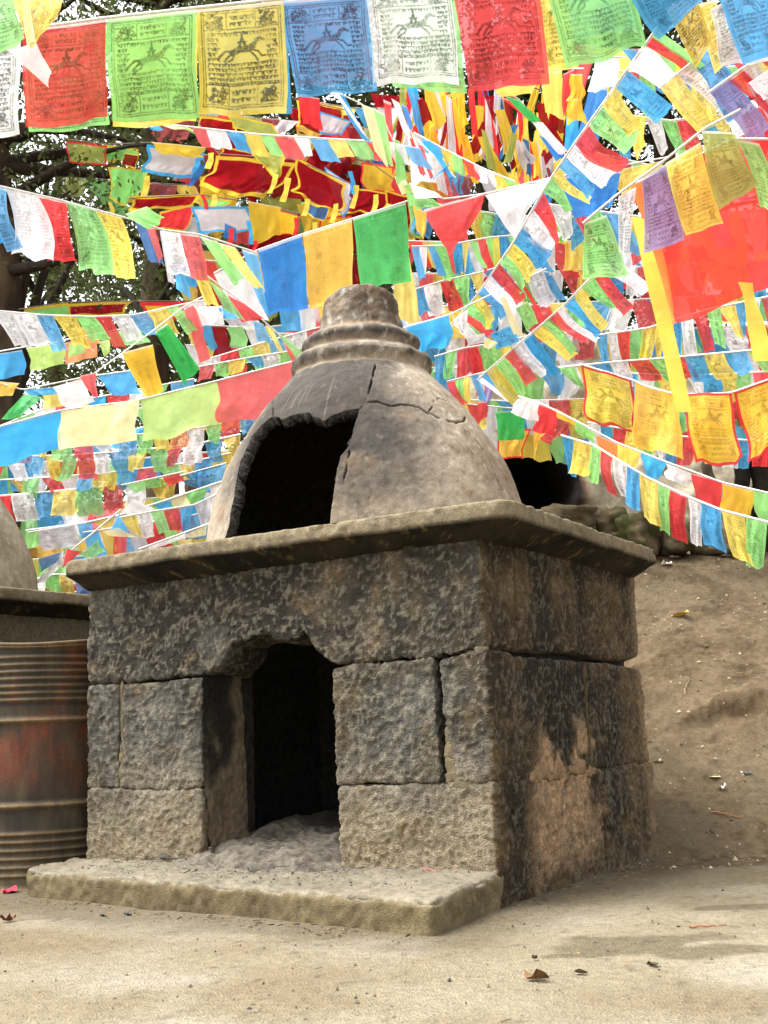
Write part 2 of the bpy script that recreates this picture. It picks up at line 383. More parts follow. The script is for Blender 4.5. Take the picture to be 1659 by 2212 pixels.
# middle course, front
stone(FUR, -1.93, -1.745, 0.0, 0.30, lin_z(0.405, 0.405), lin_z(0.835, 0.838), seed=4)
stone(FUR, -1.728, DL, 0.0, 0.26, lin_z(0.405, 0.412), lin_z(0.838, 0.842), seed=5)
stone(FUR, DR, -0.212, 0.0, 0.26, lin_z(0.415, 0.418), lin_z(0.836, 0.848), seed=6, shear=lambda X, z: 0.012 * sstep(-0.4, -0.2, X) * (z - 0.62) / 0.2 * 0)
stone(FUR, -0.188, 0.0, 0.0, 0.88, lambda x, y: 0.412 + 0 * x, lambda x, y: 0.842 + 0.022 * sstep(-0.18, -0.02, x) * sstep(0.4, 0.0, y), seed=7, shear=lambda X, z: 0.030 * sstep(-0.1, -0.18, X) * sstep(0.80, 0.45, z))
stone(FUR, -0.27, 0.0, 0.893, 1.62, 0.412, lambda x, y: 0.842 - 0.01 * sstep(1.4, 1.6, y) + 0 * x, seed=8)
# base course
stone(FUR, -1.93, DL - 0.005, 0.0, 0.26, -0.05, lin_z(0.402, 0.404, 0.004), seed=9)
stone(FUR, DR + 0.01, 0.0, 0.0, 0.26, -0.08, lin_z(0.405, 0.408, 0.004), seed=10, r=0.012)
stone(FUR, -0.27, 0.004, 0.262, 0.98, -0.08, 0.408, seed=11, amp=1.15)
stone(FUR, -0.27, 0.006, 0.985, 1.64, -0.08, 0.408, seed=12, amp=1.15)
# left and rear faces (seen only from other positions)
for z0, z1 in ((-0.05, 0.402), (0.407, 0.84), (0.848, 1.27)):
    stone(FUR, -1.93, -1.68, 0.305, 1.62, z0, z1, s=0.03, seed=13)
    stone(FUR, -1.675, -0.275, 1.38, 1.62, z0, z1, s=0.03, seed=14)
# mortar patches: pale fillets at joints and the plastered door jamb
def lump(par, pts, rad, colour, seed, name='mortar', flat=0.5, axis=1, n=14):
    mb = MB()
    for (p, rr) in zip(pts, rad):
        u = np.linspace(0, 2 * np.pi, n, endpoint=False); v = np.linspace(0.02, np.pi - 0.02, n)
        U, Vv = np.meshgrid(u, v, indexing='ij')
        S = np.stack([np.cos(U) * np.sin(Vv), np.sin(U) * np.sin(Vv), np.cos(Vv)], -1).reshape(-1, 3)
        S[:, axis] *= flat
        W = np.array(p) + S * np.array(rr); W += S * (0.8 * np.array(rr)) * fbm(W * 30, 3, seed)[:, None]
        cc = mix(np.asarray(colour), np.asarray(colour) * 0.6, np.clip(0.3 + fbm(W * 30, 3, seed + 3), 0, 1))
        mb.add(W, grid_quads(n, n, True), col=cc)
    return child(name, mb.mesh(name), M_CONC, par)
lump(FUR, [(-1.737, 0.012, z) for z in np.linspace(0.43, 0.82, 9)], [(0.010 + 0.008 * ((k * 7) % 4) / 3, 0.014, 0.034) for k in range(9)], lin(150, 134, 104), 101)
lump(FUR, [(-0.168, 0.018, 0.47), (-0.172, 0.02, 0.52), (-0.178, 0.022, 0.565), (-0.165, 0.012, 0.43)], [(0.03, 0.02, 0.04), (0.026, 0.018, 0.04), (0.016, 0.014, 0.04), (0.035, 0.014, 0.025)], lin(158, 142, 110), 102)
lump(FUR, [(-0.10, 0.006, 0.398), (-0.06, 0.006, 0.382), (-0.13, 0.006, 0.402)], [(0.06, 0.018, 0.022), (0.05, 0.018, 0.03), (0.05, 0.016, 0.02)], lin(140, 126, 98), 103)
lump(FUR, [(-0.03, 0.012, 0.866), (-0.07, 0.02, 0.856)], [(0.026, 0.02, 0.012), (0.034, 0.02, 0.008)], lin(150, 138, 112), 104)
lump(FUR, [(0.004, 0.33 + 0.09 * k, 0.412 + 0.012 * math.sin(k * 1.7)) for k in range(7)], [(0.007, 0.07, 0.018 + 0.008 * (k % 2)) for k in range(7)], lin(186, 152, 112), 105, axis=0, flat=0.8)
lump(FUR, [(0.002, 0.886, 0.44 + 0.045 * k) for k in range(9)], [(0.010, 0.012, 0.03)] * 9, lin(120, 100, 70), 106, axis=0, flat=0.8)
# plastered jamb inside the left of the doorway
def jamb():
    zz = np.linspace(0.02, 0.86, 130); yy = np.linspace(0.004, 0.235, 60)
    ZZ, YY = np.meshgrid(zz, yy, indexing='ij'); P = np.stack([0 * ZZ, YY, ZZ], -1)
    thick = 0.008 + 0.012 * fbm(P * 9, 4, 111) + 0.025 * sstep(0.40, 0.05, ZZ) + 0.012 * sstep(0.12, 0.22, YY + 0.03 * vn(P * 12, 112)) + 0.003 * vn(P * 60, 113)
    patch = sstep(0.62, 0.45, ZZ + 0.9 * (0.14 - YY) + 0.1 * vn(P * 14, 117))
    thick = thick + 0.012 * patch
    X = DL + 0.004 + thick
    W = np.stack([X, YY, ZZ], -1)
    c = mix(lin(62, 57, 49), lin(142, 126, 100), np.clip(np.maximum(patch, sstep(0.155, 0.2, YY + 0.03 * vn(P * 12, 112))) + 0.5 * fbm(P * 22, 3, 114), 0, 1))
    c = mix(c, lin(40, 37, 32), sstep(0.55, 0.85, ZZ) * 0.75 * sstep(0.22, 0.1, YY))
    child('plastered_jamb', make_mesh('plastered_jamb', W.reshape(-1, 3), grid_quads(130, 60)[:, ::-1], col=c.reshape(-1, 3)), M_CONC, FUR)
jamb()
# sooty lining behind the blocks
def lining():
    mb = MB()
    def slab(x0, x1, y0, y1, z0, z1):
        V = [(x, y, z) for x in (x0, x1) for y in (y0, y1) for z in (z0, z1)]
        mb.add(V, [(0, 1, 3, 2), (4, 6, 7, 5), (0, 4, 5, 1), (2, 3, 7, 6), (0, 2, 6, 4), (1, 5, 7, 3)])
    slab(-1.72, DL + 0.012, 0.255, 0.32, -0.02, 1.26); slab(DR - 0.004, -0.2, 0.255, 0.32, -0.02, 1.26); slab(DL + 0.012, DR - 0.004, 0.262, 0.32, 1.0, 1.26)
    slab(-0.30, -0.245, 0.32, 1.36, -0.02, 1.26); slab(-1.70, -1.66, 0.32, 1.36, -0.02, 1.26); slab(-1.72, -0.25, 1.36, 1.40, -0.02, 1.26)
    child('soot_lining', mb.mesh('soot_lining', False), M_SOOT, FUR)
    # joint filler just behind the faces so no light leaks through the beds
    def s2(x0, x1, y0, y1, z0, z1):
        V = [(x, y, z) for x in (x0, x1) for y in (y0, y1) for z in (z0, z1)]
        mb2.add(V, [(0, 1, 3, 2), (4, 6, 7, 5), (0, 4, 5, 1), (2, 3, 7, 6), (0, 2, 6, 4), (1, 5, 7, 3)])
    for bx_ in ((-1.88, DL - 0.05, 0.06, 0.2, 0.35, 0.9), (DR + 0.05, -0.06, 0.06, 0.2, 0.35, 0.90), (-0.2, -0.06, 0.2, 1.56, 0.02, 1.2)):
        mb2 = MB(); s2(*bx_); child('joint_core', mb2.mesh('joint_core', False), M_SOOT, FUR)
lining()

# cornice slab with flared soffit
LIP = np.array([(-1.965, -0.135, 1.374), (0.168, -0.118, 1.356), (0.118, 1.64, 1.387), (-1.98, 1.74, 1.39)])
WAL = np.array([(-1.92, 0.01, 1.25), (-0.01, 0.01, 1.25), (-0.01, 1.60, 1.262), (-1.92, 1.61, 1.26)])
def cornice(par, s=0.011, seed=0):
    per_l, per_w = [], []
    for k in range(4):
        a, b = LIP[k], LIP[(k + 1) % 4]; wa, wb = WAL[k], WAL[(k + 1) % 4]
        n = int(np.linalg.norm(b - a) / s); t = np.linspace(0, 1, n, endpoint=False)[:, None]
        per_l.append(a + (b - a) * t); per_w.append(wa + (wb - wa) * t)
    Lp, Wp = np.concatenate(per_l), np.concatenate(per_w); n = len(Lp)
    ctr = LIP.mean(0)
    # rounded / chipped corners
    for k, rad in ((0, 0.07), (1, 0.09), (2, 0.05), (3, 0.05)):
        d = np.linalg.norm(Lp - LIP[k], axis=1); w = np.clip(1 - d / rad, 0, 1) ** 2
        dirc = ctr - LIP[k]; dirc[2] = 0; dirc /= np.linalg.norm(dirc)
        Lp = Lp + w[:, None] * dirc * rad * 0.34
    th = 0.060 + 0.006 * vn(Lp * 6, 121)
    rows, tags = [], []
    for t, zf in ((-0.25, 0.0), (0.0, 0.0), (0.12, 0.10), (0.28, 0.24), (0.45, 0.42), (0.62, 0.62), (0.78, 0.80), (0.9, 0.92), (0.97, 0.985), (1.0, 1.0)):
        q = Wp + (Lp - Wp) * t; q[:, 2] = Wp[:, 2] - 0.004 + (Lp[:, 2] - th - Wp[:, 2]) * zf
        rows.append(q); tags.append(0)
    for f in (0.25, 0.5, 0.75, 0.92):
        q = Lp.copy(); q[:, 2] -= th * (1 - f); q[:, :2] += (ctr - q)[:, :2] * 0.0; rows.append(q); tags.append(1)
    for f in (0.006, 0.012, 0.02, 0.035, 0.05, 0.08, 0.12, 0.18, 0.25, 0.32, 0.4, 0.5):
        q = Lp + (ctr - Lp) * f; q[:, 2] = Lp[:, 2] + 0.002 + (ctr[2] + 0.02 - Lp[:, 2]) * f; rows.append(q); tags.append(2)
    G = np.stack(rows, 1); T = np.repeat(np.array(tags)[None], n, 0)
    out = G - ctr; out[..., 2] *= 3; out /= np.linalg.norm(out, axis=-1)[..., None]
    d = 0.006 * fbm(G * 14, 3, 122) + 0.005 * vn(G * 45, 123) * (T >= 1) + 0.003 * vn(G * 90, 124)
    lipn = np.abs(np.arange(len(tags)) - 13.5) < 2.5
    d = d - lipn[None] * (0.010 * np.clip(vn(G * 30, 125) + 0.2, 0, 1) + 0.018 * np.clip(vn(G * 9, 129) - 0.15, 0, 1))
    G = G + out * d[..., None]
    lo = fbm(G * 4, 3, 126); hi = fbm(G * 30, 3, 127); s_along = np.arange(n)[:, None] * s + 0 * T
    sc = np.stack([(G[..., 0] + 1.2 * G[..., 2]) * 30, (G[..., 1] + 1.2 * G[..., 2]) * 30, 0 * T + 0 * G[..., 2]], -1)
    streak = fbm(sc, 3, 128)
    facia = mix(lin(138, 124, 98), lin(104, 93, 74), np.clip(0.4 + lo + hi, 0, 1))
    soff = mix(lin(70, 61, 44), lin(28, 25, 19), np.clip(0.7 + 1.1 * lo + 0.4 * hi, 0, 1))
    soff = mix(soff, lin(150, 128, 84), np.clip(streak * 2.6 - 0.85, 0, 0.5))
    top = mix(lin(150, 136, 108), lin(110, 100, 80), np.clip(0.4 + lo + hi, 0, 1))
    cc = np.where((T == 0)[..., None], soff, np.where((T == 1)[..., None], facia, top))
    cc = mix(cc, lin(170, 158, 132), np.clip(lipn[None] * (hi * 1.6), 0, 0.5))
    return make_mesh('cornice_slab', G.reshape(-1, 3), grid_quads(n, len(rows), True)[:, ::-1], col=cc.reshape(-1, 3))
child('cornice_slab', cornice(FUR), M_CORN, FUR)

# ------------------------------------------------------------------ dome
DC = np.array([-0.985, 0.82])
PROF = np.array([(0.745, 1.36), (0.742, 1.45), (0.728, 1.55), (0.700, 1.66), (0.655, 1.78), (0.600, 1.885), (0.535, 1.985), (0.470, 2.075), (0.405, 2.155), (0.352, 2.215), (0.318, 2.252),
                 (0.322, 2.268), (0.334, 2.285), (0.336, 2.305), (0.322, 2.326), (0.296, 2.342), (0.272, 2.352), (0.266, 2.362), (0.276, 2.378), (0.284, 2.397), (0.280, 2.417), (0.262, 2.434), (0.238, 2.445), (0.214, 2.454),
                 (0.202, 2.47), (0.196, 2.51), (0.190, 2.56), (0.180, 2.60), (0.164, 2.640), (0.140, 2.668), (0.108, 2.685), (0.06, 2.696), (0.004, 2.70)])
def prof_r(z): return np.interp(z, PROF[:24, 1], PROF[:24, 0])
def on_dome(px, py):
    d = at(px, py, 1.0) - CAM
    t = np.linspace(3.2, 6.2, 6000); P = CAM + t[:, None] * d
    f = np.hypot(P[:, 0] - DC[0], P[:, 1] - DC[1]) - prof_r(P[:, 2])
    k = np.where(f < 0)[0]
    if len(k) == 0: k = [int(np.argmin(f))]
    p = P[k[0]]; return math.atan2(p[1] - DC[1], p[0] - DC[0]), p[2]
HOLE_PX = [(482, 1175), (492, 1140), (503, 1080), (514, 1025), (528, 982), (545, 945), (566, 918), (593, 899), (612, 906), (640, 894), (671, 892), (688, 903), (698, 908), (720, 898), (757, 886), (777, 884),
           (774, 897), (766, 922), (752, 967), (733, 986), (729, 1013), (726, 1043), (718, 1083), (714, 1118), (712, 1150)]
def poly_in(pt, poly):
    x, y = pt[..., 0], pt[..., 1]; ins = np.zeros(x.shape, bool); n = len(poly)
    for i in range(n):
        x0, y0 = poly[i]; x1, y1 = poly[(i + 1) % n]
        cnd = ((y0 > y) != (y1 > y)) & (x < (x1 - x0) * (y - y0) / (y1 - y0 + 1e-12) + x0); ins ^= cnd
    return ins
def dome(par, hole=True, NT=720, NZ=340, pale=False, seed=0):
    seg = np.concatenate([[0], np.cumsum(np.hypot(*np.diff(PROF, axis=0).T))]); s = np.linspace(0, seg[-1], NZ)
    # smooth the profile a little
    R = np.interp(s, seg, PROF[:, 0]); Zp = np.interp(s, seg, PROF[:, 1])
    for _ in range(3):
        R[1:-1] = (R[:-2] + 2 * R[1:-1] + R[2:]) / 4; Zp[1:-1] = (Zp[:-2] + 2 * Zp[1:-1] + Zp[2:]) / 4
    thc = math.atan2(CAM[1] - DC[1], CAM[0] - DC[0]); nf = int(NT * 0.86)
    th = np.concatenate([thc + np.linspace(-1.75, 1.75, nf, endpoint=False), thc + 1.75 + np.linspace(0, 2 * np.pi - 3.5, NT - nf, endpoint=False)])
    TH, RR = np.meshgrid(th, R, indexing='ij'); ZZ = np.repeat(Zp[None], NT, 0)
    S = np.repeat(s[None], NT, 0)
    P = np.stack([DC[0] + RR * np.cos(TH), DC[1] + RR * np.sin(TH), ZZ], -1)
    n2 = np.stack([np.gradient(Zp, s), -np.gradient(R, s)], 1); n2 /= np.linalg.norm(n2, axis=1)[:, None]
    N = np.stack([np.cos(TH) * n2[None, :, 0], np.sin(TH) * n2[None, :, 0], np.repeat(n2[None, :, 1], NT, 0)], -1)
    Q = grid_quads(NT, NZ, True)
    q = P + seed * 7.0
    cap = sstep(2.45, 2.5, ZZ)
    d = 0.012 * fbm(q * 3.5, 3, 131) + 0.004 * fbm(q * 16, 3, 132) + 0.0025 * fbm(q * 45, 2, 133) + cap * (0.012 * fbm(q * 18, 3, 134) + 0.010 * fbm(q * 8, 2, 135))
    ringz = sstep(2.24, 2.27, ZZ) * sstep(2.46, 2.43, ZZ); d = d + ringz * 0.012 * fbm(q * 10, 3, 136)
    crack = np.zeros(TH.shape)
    keep = np.ones(len(Q), bool)
    if hole:
        poly = np.array([on_dome(*p) for p in HOLE_PX]); sc = np.array([0.6, 1.0])
        poly = np.concatenate([poly, [[poly[-1][0], 1.30], [poly[0][0], 1.30]]])
        # dense jagged outline
        dense = []
        for i in range(len(poly)):
            a, b = poly[i], poly[(i + 1) % len(poly)]; m_ = max(2, int(np.linalg.norm((b - a) * sc) / 0.008))
            for k in range(m_): dense.append(a + (b - a) * k / m_)
        dense = np.array(dense); jag = np.stack([fbm(np.c_[dense * 13, dense[:, :1] * 0], 2, 141), fbm(np.c_[dense * 13, dense[:, :1] * 0 + 5], 2, 142)], 1) * np.array([0.012, 0.010])
        dense = dense + jag
        pt = np.stack([(TH + np.pi) % (2 * np.pi) - np.pi, ZZ], -1)
        ins = poly_in(pt, dense)
        fi = ins.reshape(-1)[Q].sum(1); keep = fi < 3
        used = np.zeros(NT * NZ, bool); used[Q[keep].ravel()] = True
        gone = np.zeros(NT * NZ, bool); gone[Q[~keep].ravel()] = True
        bd = np.where(used & gone)[0]
        bp = pt.reshape(-1, 2)[bd]
        a = dense; b = np.roll(dense, -1, 0)
        best = np.full(len(bd), 1e9); tgt = bp.copy()
        for i in range(len(a)):
            e = (b[i] - a[i]) * sc; w = (bp - a[i]) * sc; tt = np.clip((w @ e) / (e @ e + 1e-12), 0, 1)
            dd = np.linalg.norm(w - tt[:, None] * e, axis=1); k = dd < best
            best[k] = dd[k]; tgt[k] = (a[i] + tt[:, None] * (b[i] - a[i]))[k]
        good = best < 0.03
        sel = bd[good]; tg = tgt[good]
        Pf = P.reshape(-1, 3); rr = prof_r(tg[:, 1])
        Pf[sel] = np.stack([DC[0] + rr * np.cos(tg[:, 0]), DC[1] + rr * np.sin(tg[:, 0]), tg[:, 1]], 1)
        P = Pf.reshape(P.shape)
        CR = [[(779, 885), (786, 878), (789, 868), (796, 850), (799, 835), (806, 812), (808, 797), (810, 786)],
              [(786, 874), (800, 872), (815, 870), (835, 876), (860, 878), (885, 878), (908, 882), (925, 893), (945, 901), (966, 909), (985, 912), (1002, 908), (1006, 901)],
              [(925, 893), (932, 880), (935, 868), (948, 861), (965, 868)], [(985, 912), (998, 922), (1008, 935)],
              [(753, 975), (751, 990), (748, 1012), (744, 1042), (740, 1052)], [(592, 897), (590, 880), (594, 866), (604, 848)],
              [(1048, 980), (1060, 1005), (1072, 1035), (1085, 1060)], [(1010, 930), (1030, 955), (1048, 985)]]
        wid = [0.0065, 0.0075, 0.0045, 0.004, 0.0045, 0.0045, 0.005, 0.004]
        Pf = P.reshape(-1, 3)
        for line, w in zip(CR, wid):
            L3 = []
            for p in line:
                a_, z_ = on_dome(*p); r_ = prof_r(z_); L3.append((DC[0] + r_ * math.cos(a_), DC[1] + r_ * math.sin(a_), z_))
            L3 = np.array(L3); sg = np.concatenate([[0], np.cumsum(np.linalg.norm(np.diff(L3, axis=0), axis=1))]); k = np.linspace(0, sg[-1], int(sg[-1] / 0.003) + 2)
            Ld = np.stack([np.interp(k, sg, L3[:, j]) for j in range(3)], 1)
            Ld += 0.006 * np.stack([vn(Ld * 25 + j * 9, 144) for j in range(3)], 1)
            box = np.all((Pf > Ld.min(0) - 0.03) & (Pf < Ld.max(0) + 0.03), axis=1); ii = np.where(box)[0]
            dm = np.full(len(ii), 9.0)
            for p in Ld: dm = np.minimum(dm, np.linalg.norm(Pf[ii] - p, axis=1))
            cv = crack.reshape(-1); cv[ii] = np.maximum(cv[ii], sstep(w, w * 0.35, dm))
    P = P + N * (d - 0.016 * crack)[..., None]
    # colour
    lo = fbm(q * 2.6, 4, 151); md = fbm(q * 9, 4, 152); hi = fbm(q * 34, 3, 153)
    tan = mix(lin(184, 170, 150), lin(142, 127, 108), np.clip(0.42 + 0.9 * lo + 0.5 * md, 0, 1))
    if pale:
        tan = mix(lin(176, 164, 142), lin(138, 126, 104), np.clip(0.4 + lo + md, 0, 1)); c = tan
        c = mix(c, lin(206, 198, 180), np.clip(hi * 2 - 0.5, 0, 0.6))
    else:
        a0, z0 = on_dome(640, 960); ang = np.abs((TH - a0 + np.pi) % (2 * np.pi) - np.pi)
        hd = np.hypot((ang) / 0.95, (ZZ - 1.95) / 0.55)
        soot = sstep(1.25, 0.55, hd + 0.3 * lo + 0.2 * md) * 0.9
        soot = np.maximum(soot, 0.8 * sstep(0.3, 0.75, sstep(2.0, 2.25, ZZ) * sstep(1.5, 0.6, ang) + 0.5 * lo) )
        a1, z1 = on_dome(770, 1060); a2, z2 = on_dome(860, 930)
        for (aa_, zz_, ra, rz, w) in ((a1, z1, 0.12, 0.10, 0.8), (a2, z2 - 0.05, 0.3, 0.12, 0.6), (a1 + 0.25, z1 + 0.02, 0.2, 0.07, 0.5)):
            an = np.abs((TH - aa_ + np.pi) % (2 * np.pi) - np.pi); soot = np.maximum(soot, w * np.exp(-(an / ra) ** 2 - ((ZZ - zz_) / rz) ** 2) * (0.8 + 0.9 * md))
        soot = np.where(ZZ > 2.24, 0.62 + 0.5 * lo + 0.5 * md, soot)
        c = mix(tan, mix(lin(54, 53, 53), lin(44, 41, 38), np.clip(0.5 + lo, 0, 1)), np.clip(soot, 0, 0.92))
        c = mix(c, lin(126, 100, 70), np.clip(md * 1.6 - 0.45, 0, 0.5) * (1 - np.clip(soot, 0, 1) * 0.5))
        groove = np.exp(-((ZZ - 2.355) / 0.013) ** 2) + np.exp(-((ZZ - 2.25) / 0.010) ** 2) + np.exp(-((ZZ - 2.458) / 0.016) ** 2)
        c = mix(c, lin(150, 128, 104), np.clip(groove * (0.75 + md), 0, 0.85))
        ring_shade = np.exp(-((ZZ - 2.40) / 0.022) ** 2) + 0.8 * np.exp(-((ZZ - 2.30) / 0.022) ** 2)  # shading of the two rings, painted as darker bands
        c = mix(c, lin(52, 48, 46), np.clip(ring_shade * (0.8 + md), 0, 0.8))
        c = mix(c, lin(198, 190, 176), np.clip(fbm(q * np.array([30, 30, 14.]), 4, 154) * 2.4 - 1.0 + 0.9 * fbm(q * 3 + 2, 2, 156) + 0.5 * cap, 0, 0.6) * np.clip(1.1 - 0.95 * soot + 0.35 * cap, 0, 1))
        c = mix(c, lin(96, 72, 46), cap * np.clip(0.2 + 1.3 * fbm(q * 9 + 3, 3, 155), 0, 0.75))
        # faint pale drips above the opening
        dr = np.zeros(TH.shape)
        for px, y0, y1 in ((622, 850, 886), (640, 845, 880), (668, 832, 865), (710, 815, 900), (655, 840, 878)):
            aD, zD = on_dome(px, (y0 + y1) / 2); an = np.abs((TH - aD + np.pi) % (2 * np.pi) - np.pi)
            zt = on_dome(px, y0)[1]; zb = on_dome(px, y1)[1]
            dr = np.maximum(dr, sstep(0.010, 0.003, an) * sstep(zb - .02, zb + .02, ZZ) * sstep(zt + .02, zt - .02, ZZ))
        c = mix(c, lin(150, 138, 118), dr * 0.28)
        c = mix(c, lin(28, 26, 24), crack)
    usedm = np.zeros(NT * NZ, bool); usedm[Q[keep].ravel()] = True
    idx = -np.ones(NT * NZ, int); idx[usedm] = np.arange(usedm.sum())
    me = make_mesh('dome', P.reshape(-1, 3)[usedm], idx[Q[keep]], col=c.reshape(-1, 3)[usedm])
    return me
me = dome(FUR); me.materials.append(M_PLASTER); me.materials.append(M_SOOT); me.materials.append(M_RIM)
dm = child('dome', me, None, FUR)
so = dm.modifiers.new('shell', 'SOLIDIFY'); so.thickness = 0.05; so.offset = -1; so.material_offset = 1; so.material_offset_rim = 2; so.use_even_offset = False
# thin pale lip of the inner ring seen through the break
a0, z0 = on_dome(620, 930); mb = MB()
ang = np.linspace(a0 - 0.25, a0 + 0.42, 24); rr = 0.455
V, Q = tube(np.stack([DC[0] + rr * np.cos(ang), DC[1] + rr * np.sin(ang), 1.985 + 0.05 * (ang - a0)], 1), 0.008, 6)
mb.add(V, Q, col=lin(90, 80, 62)); child('inner_ring', mb.mesh('inner_ring'), M_PLASTER, FUR)

# apron slab
def apron():
    s = 0.011; L, T, H = 2.04, 0.50, 0.16
    P, n, Q = rounded_box(L, T, H, s, 0.02)
    u = P[:, 0] / L; v = P[:, 1] / T; t = P[:, 2] / H
    # front edge runs from (-2.0,-.295) to (.02,-.47); right edge cuts back to the wall corner
    xl, xr = -2.03 + 0.03 * (1 - v), 0.030 - 0.03 * v
    X = xl + (xr - xl) * u; yf = -0.29 + (-0.50 + 0.29) * u + 0.02 * sstep(0.03, 0.0, u) + 0.02 * vn(np.stack([X * 2.5, 0 * X, 0 * X], -1), 161)
    yb = 0.03; Y = yf + (yb - yf) * v
    zt = 0.104 + 0.018 * v + 0.008 * fbm(np.stack([X * 5, Y * 5, 0 * X], -1), 3, 162); zb = -0.06
    Zz = zb + (zt - zb) * t
    W = np.stack([X, Y, Zz], 1)
    d = 0.010 * fbm(W * 7, 3, 163) + 0.005 * vn(W * 34, 164) + 0.003 * vn(W * 80, 165)
    edge_n = np.clip(1 - np.abs(n[:, 2] - 0.6) / 0.45, 0, 1); d = d - edge_n * (0.022 * np.clip(vn(W * 13, 166) + 0.15, 0, 1) + 0.012 * np.clip(vn(W * 34, 170), 0, 1))
    W = W + n * d[:, None]
    lo = fbm(W * 4, 3, 167); hi = fbm(W * 30, 3, 168)
    side = mix(lin(150, 133, 98), lin(118, 102, 74), np.clip(0.4 + lo + 0.6 * hi, 0, 1))
    top = mix(lin(172, 161, 138), lin(136, 126, 108), np.clip(0.45 + lo + 0.8 * hi, 0, 1))
    c = mix(side, top, sstep(0.45, 0.8, n[:, 2] + 0.25 * hi))
    c = mix(c, lin(208, 198, 172), np.clip(edge_n * (0.3 + 1.2 * hi), 0, 0.6))
    c = mix(c, lin(92, 86, 78), np.clip(fbm(W * 50, 2, 169) * 3 - 1.2, 0, 0.6) * (n[:, 2] > 0.5))
    return make_mesh('apron_slab', W, Q, col=c)
child('apron_slab', apron(), M_CONC, FUR)

# ash heap spilling out of the door
def ash():
    x = np.linspace(-1.62, -0.35, 170); y = np.concatenate([np.linspace(-0.26, 0.45, 120), np.linspace(0.47, 1.3, 20)]); X, Y = np.meshgrid(x, y, indexing='ij')
    P = np.stack([X, Y, 0 * X], -1)
    w = np.exp(-((X + 0.98) / 0.52) ** 4)
    z = 0.09 + 0.075 * w * sstep(-0.24, 0.10, Y + 0.06 * vn(P * 5, 175)) + 0.05 * w * sstep(0.1, 0.45, Y) + 0.035 * np.exp(-((X + 1.22) / 0.12) ** 2) * sstep(-0.1, 0.1, Y) + 0.02 * fbm(P * 5, 3, 176) + 0.020 * fbm(P * 14, 4, 171) + 0.007 * vn(P * 45, 172)
    z = z - 0.06 * sstep(-0.10, -0.22, Y) - 0.05 * sstep(0.30, 0.6, np.abs(X + 0.97)) * sstep(0.1, -0.2, Y)
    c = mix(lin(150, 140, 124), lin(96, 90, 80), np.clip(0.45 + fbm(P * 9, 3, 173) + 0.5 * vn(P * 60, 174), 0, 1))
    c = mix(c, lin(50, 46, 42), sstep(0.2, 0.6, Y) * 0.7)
    return make_mesh('ash_heap', np.stack([X, Y, z], -1).reshape(-1, 3), grid_quads(170, 140), col=c.reshape(-1, 3))
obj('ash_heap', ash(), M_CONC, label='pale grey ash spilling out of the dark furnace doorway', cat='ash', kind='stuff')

# ------------------------------------------------------------------ neighbouring furnace at the left
OFF = np.array([-2.86, -0.40, 0.0])
FU2 = empty('incense_furnace', (-0.96 + OFF[0], 0.8 + OFF[1], 0), 'pale grey incense furnace cut off by the left edge, behind the drum', 'furnace', 'stone incense furnaces')
def shift_me(me, new=None):
    n = len(me.vertices); v = np.empty(n * 3, np.float32); me.vertices.foreach_get('co', v); v = v.reshape(-1, 3) + OFF; me.vertices.foreach_set('co', v.ravel().astype(np.float32)); me.update(); return me
child('dome', shift_me(dome(None, hole=False, NT=220, NZ=110, pale=True, seed=2)), M_PLASTER, FU2)
child('cornice_slab', shift_me(cornice(None, s=0.02)), M_CORN, FU2)
for x0, x1, y0, y1 in ((-1.93, 0, 0, 0.26), (-0.27, 0, 0.265, 1.62), (-1.93, -1.66, 0.265, 1.62), (-1.65, -0.28, 1.36, 1.62)):
    for z0, z1 in ((-0.05, 0.402), (0.407, 0.84), (0.845, 1.262)):
        o = stone(FU2, x0 + OFF[0], x1 + OFF[0], y0 + OFF[1], y1 + OFF[1], z0, z1, s=0.022, seed=20 + int(z0 * 10), recolour=lambda c, P, n: mix(c, lin(140, 128, 104), np.full(len(P), 0.75)))

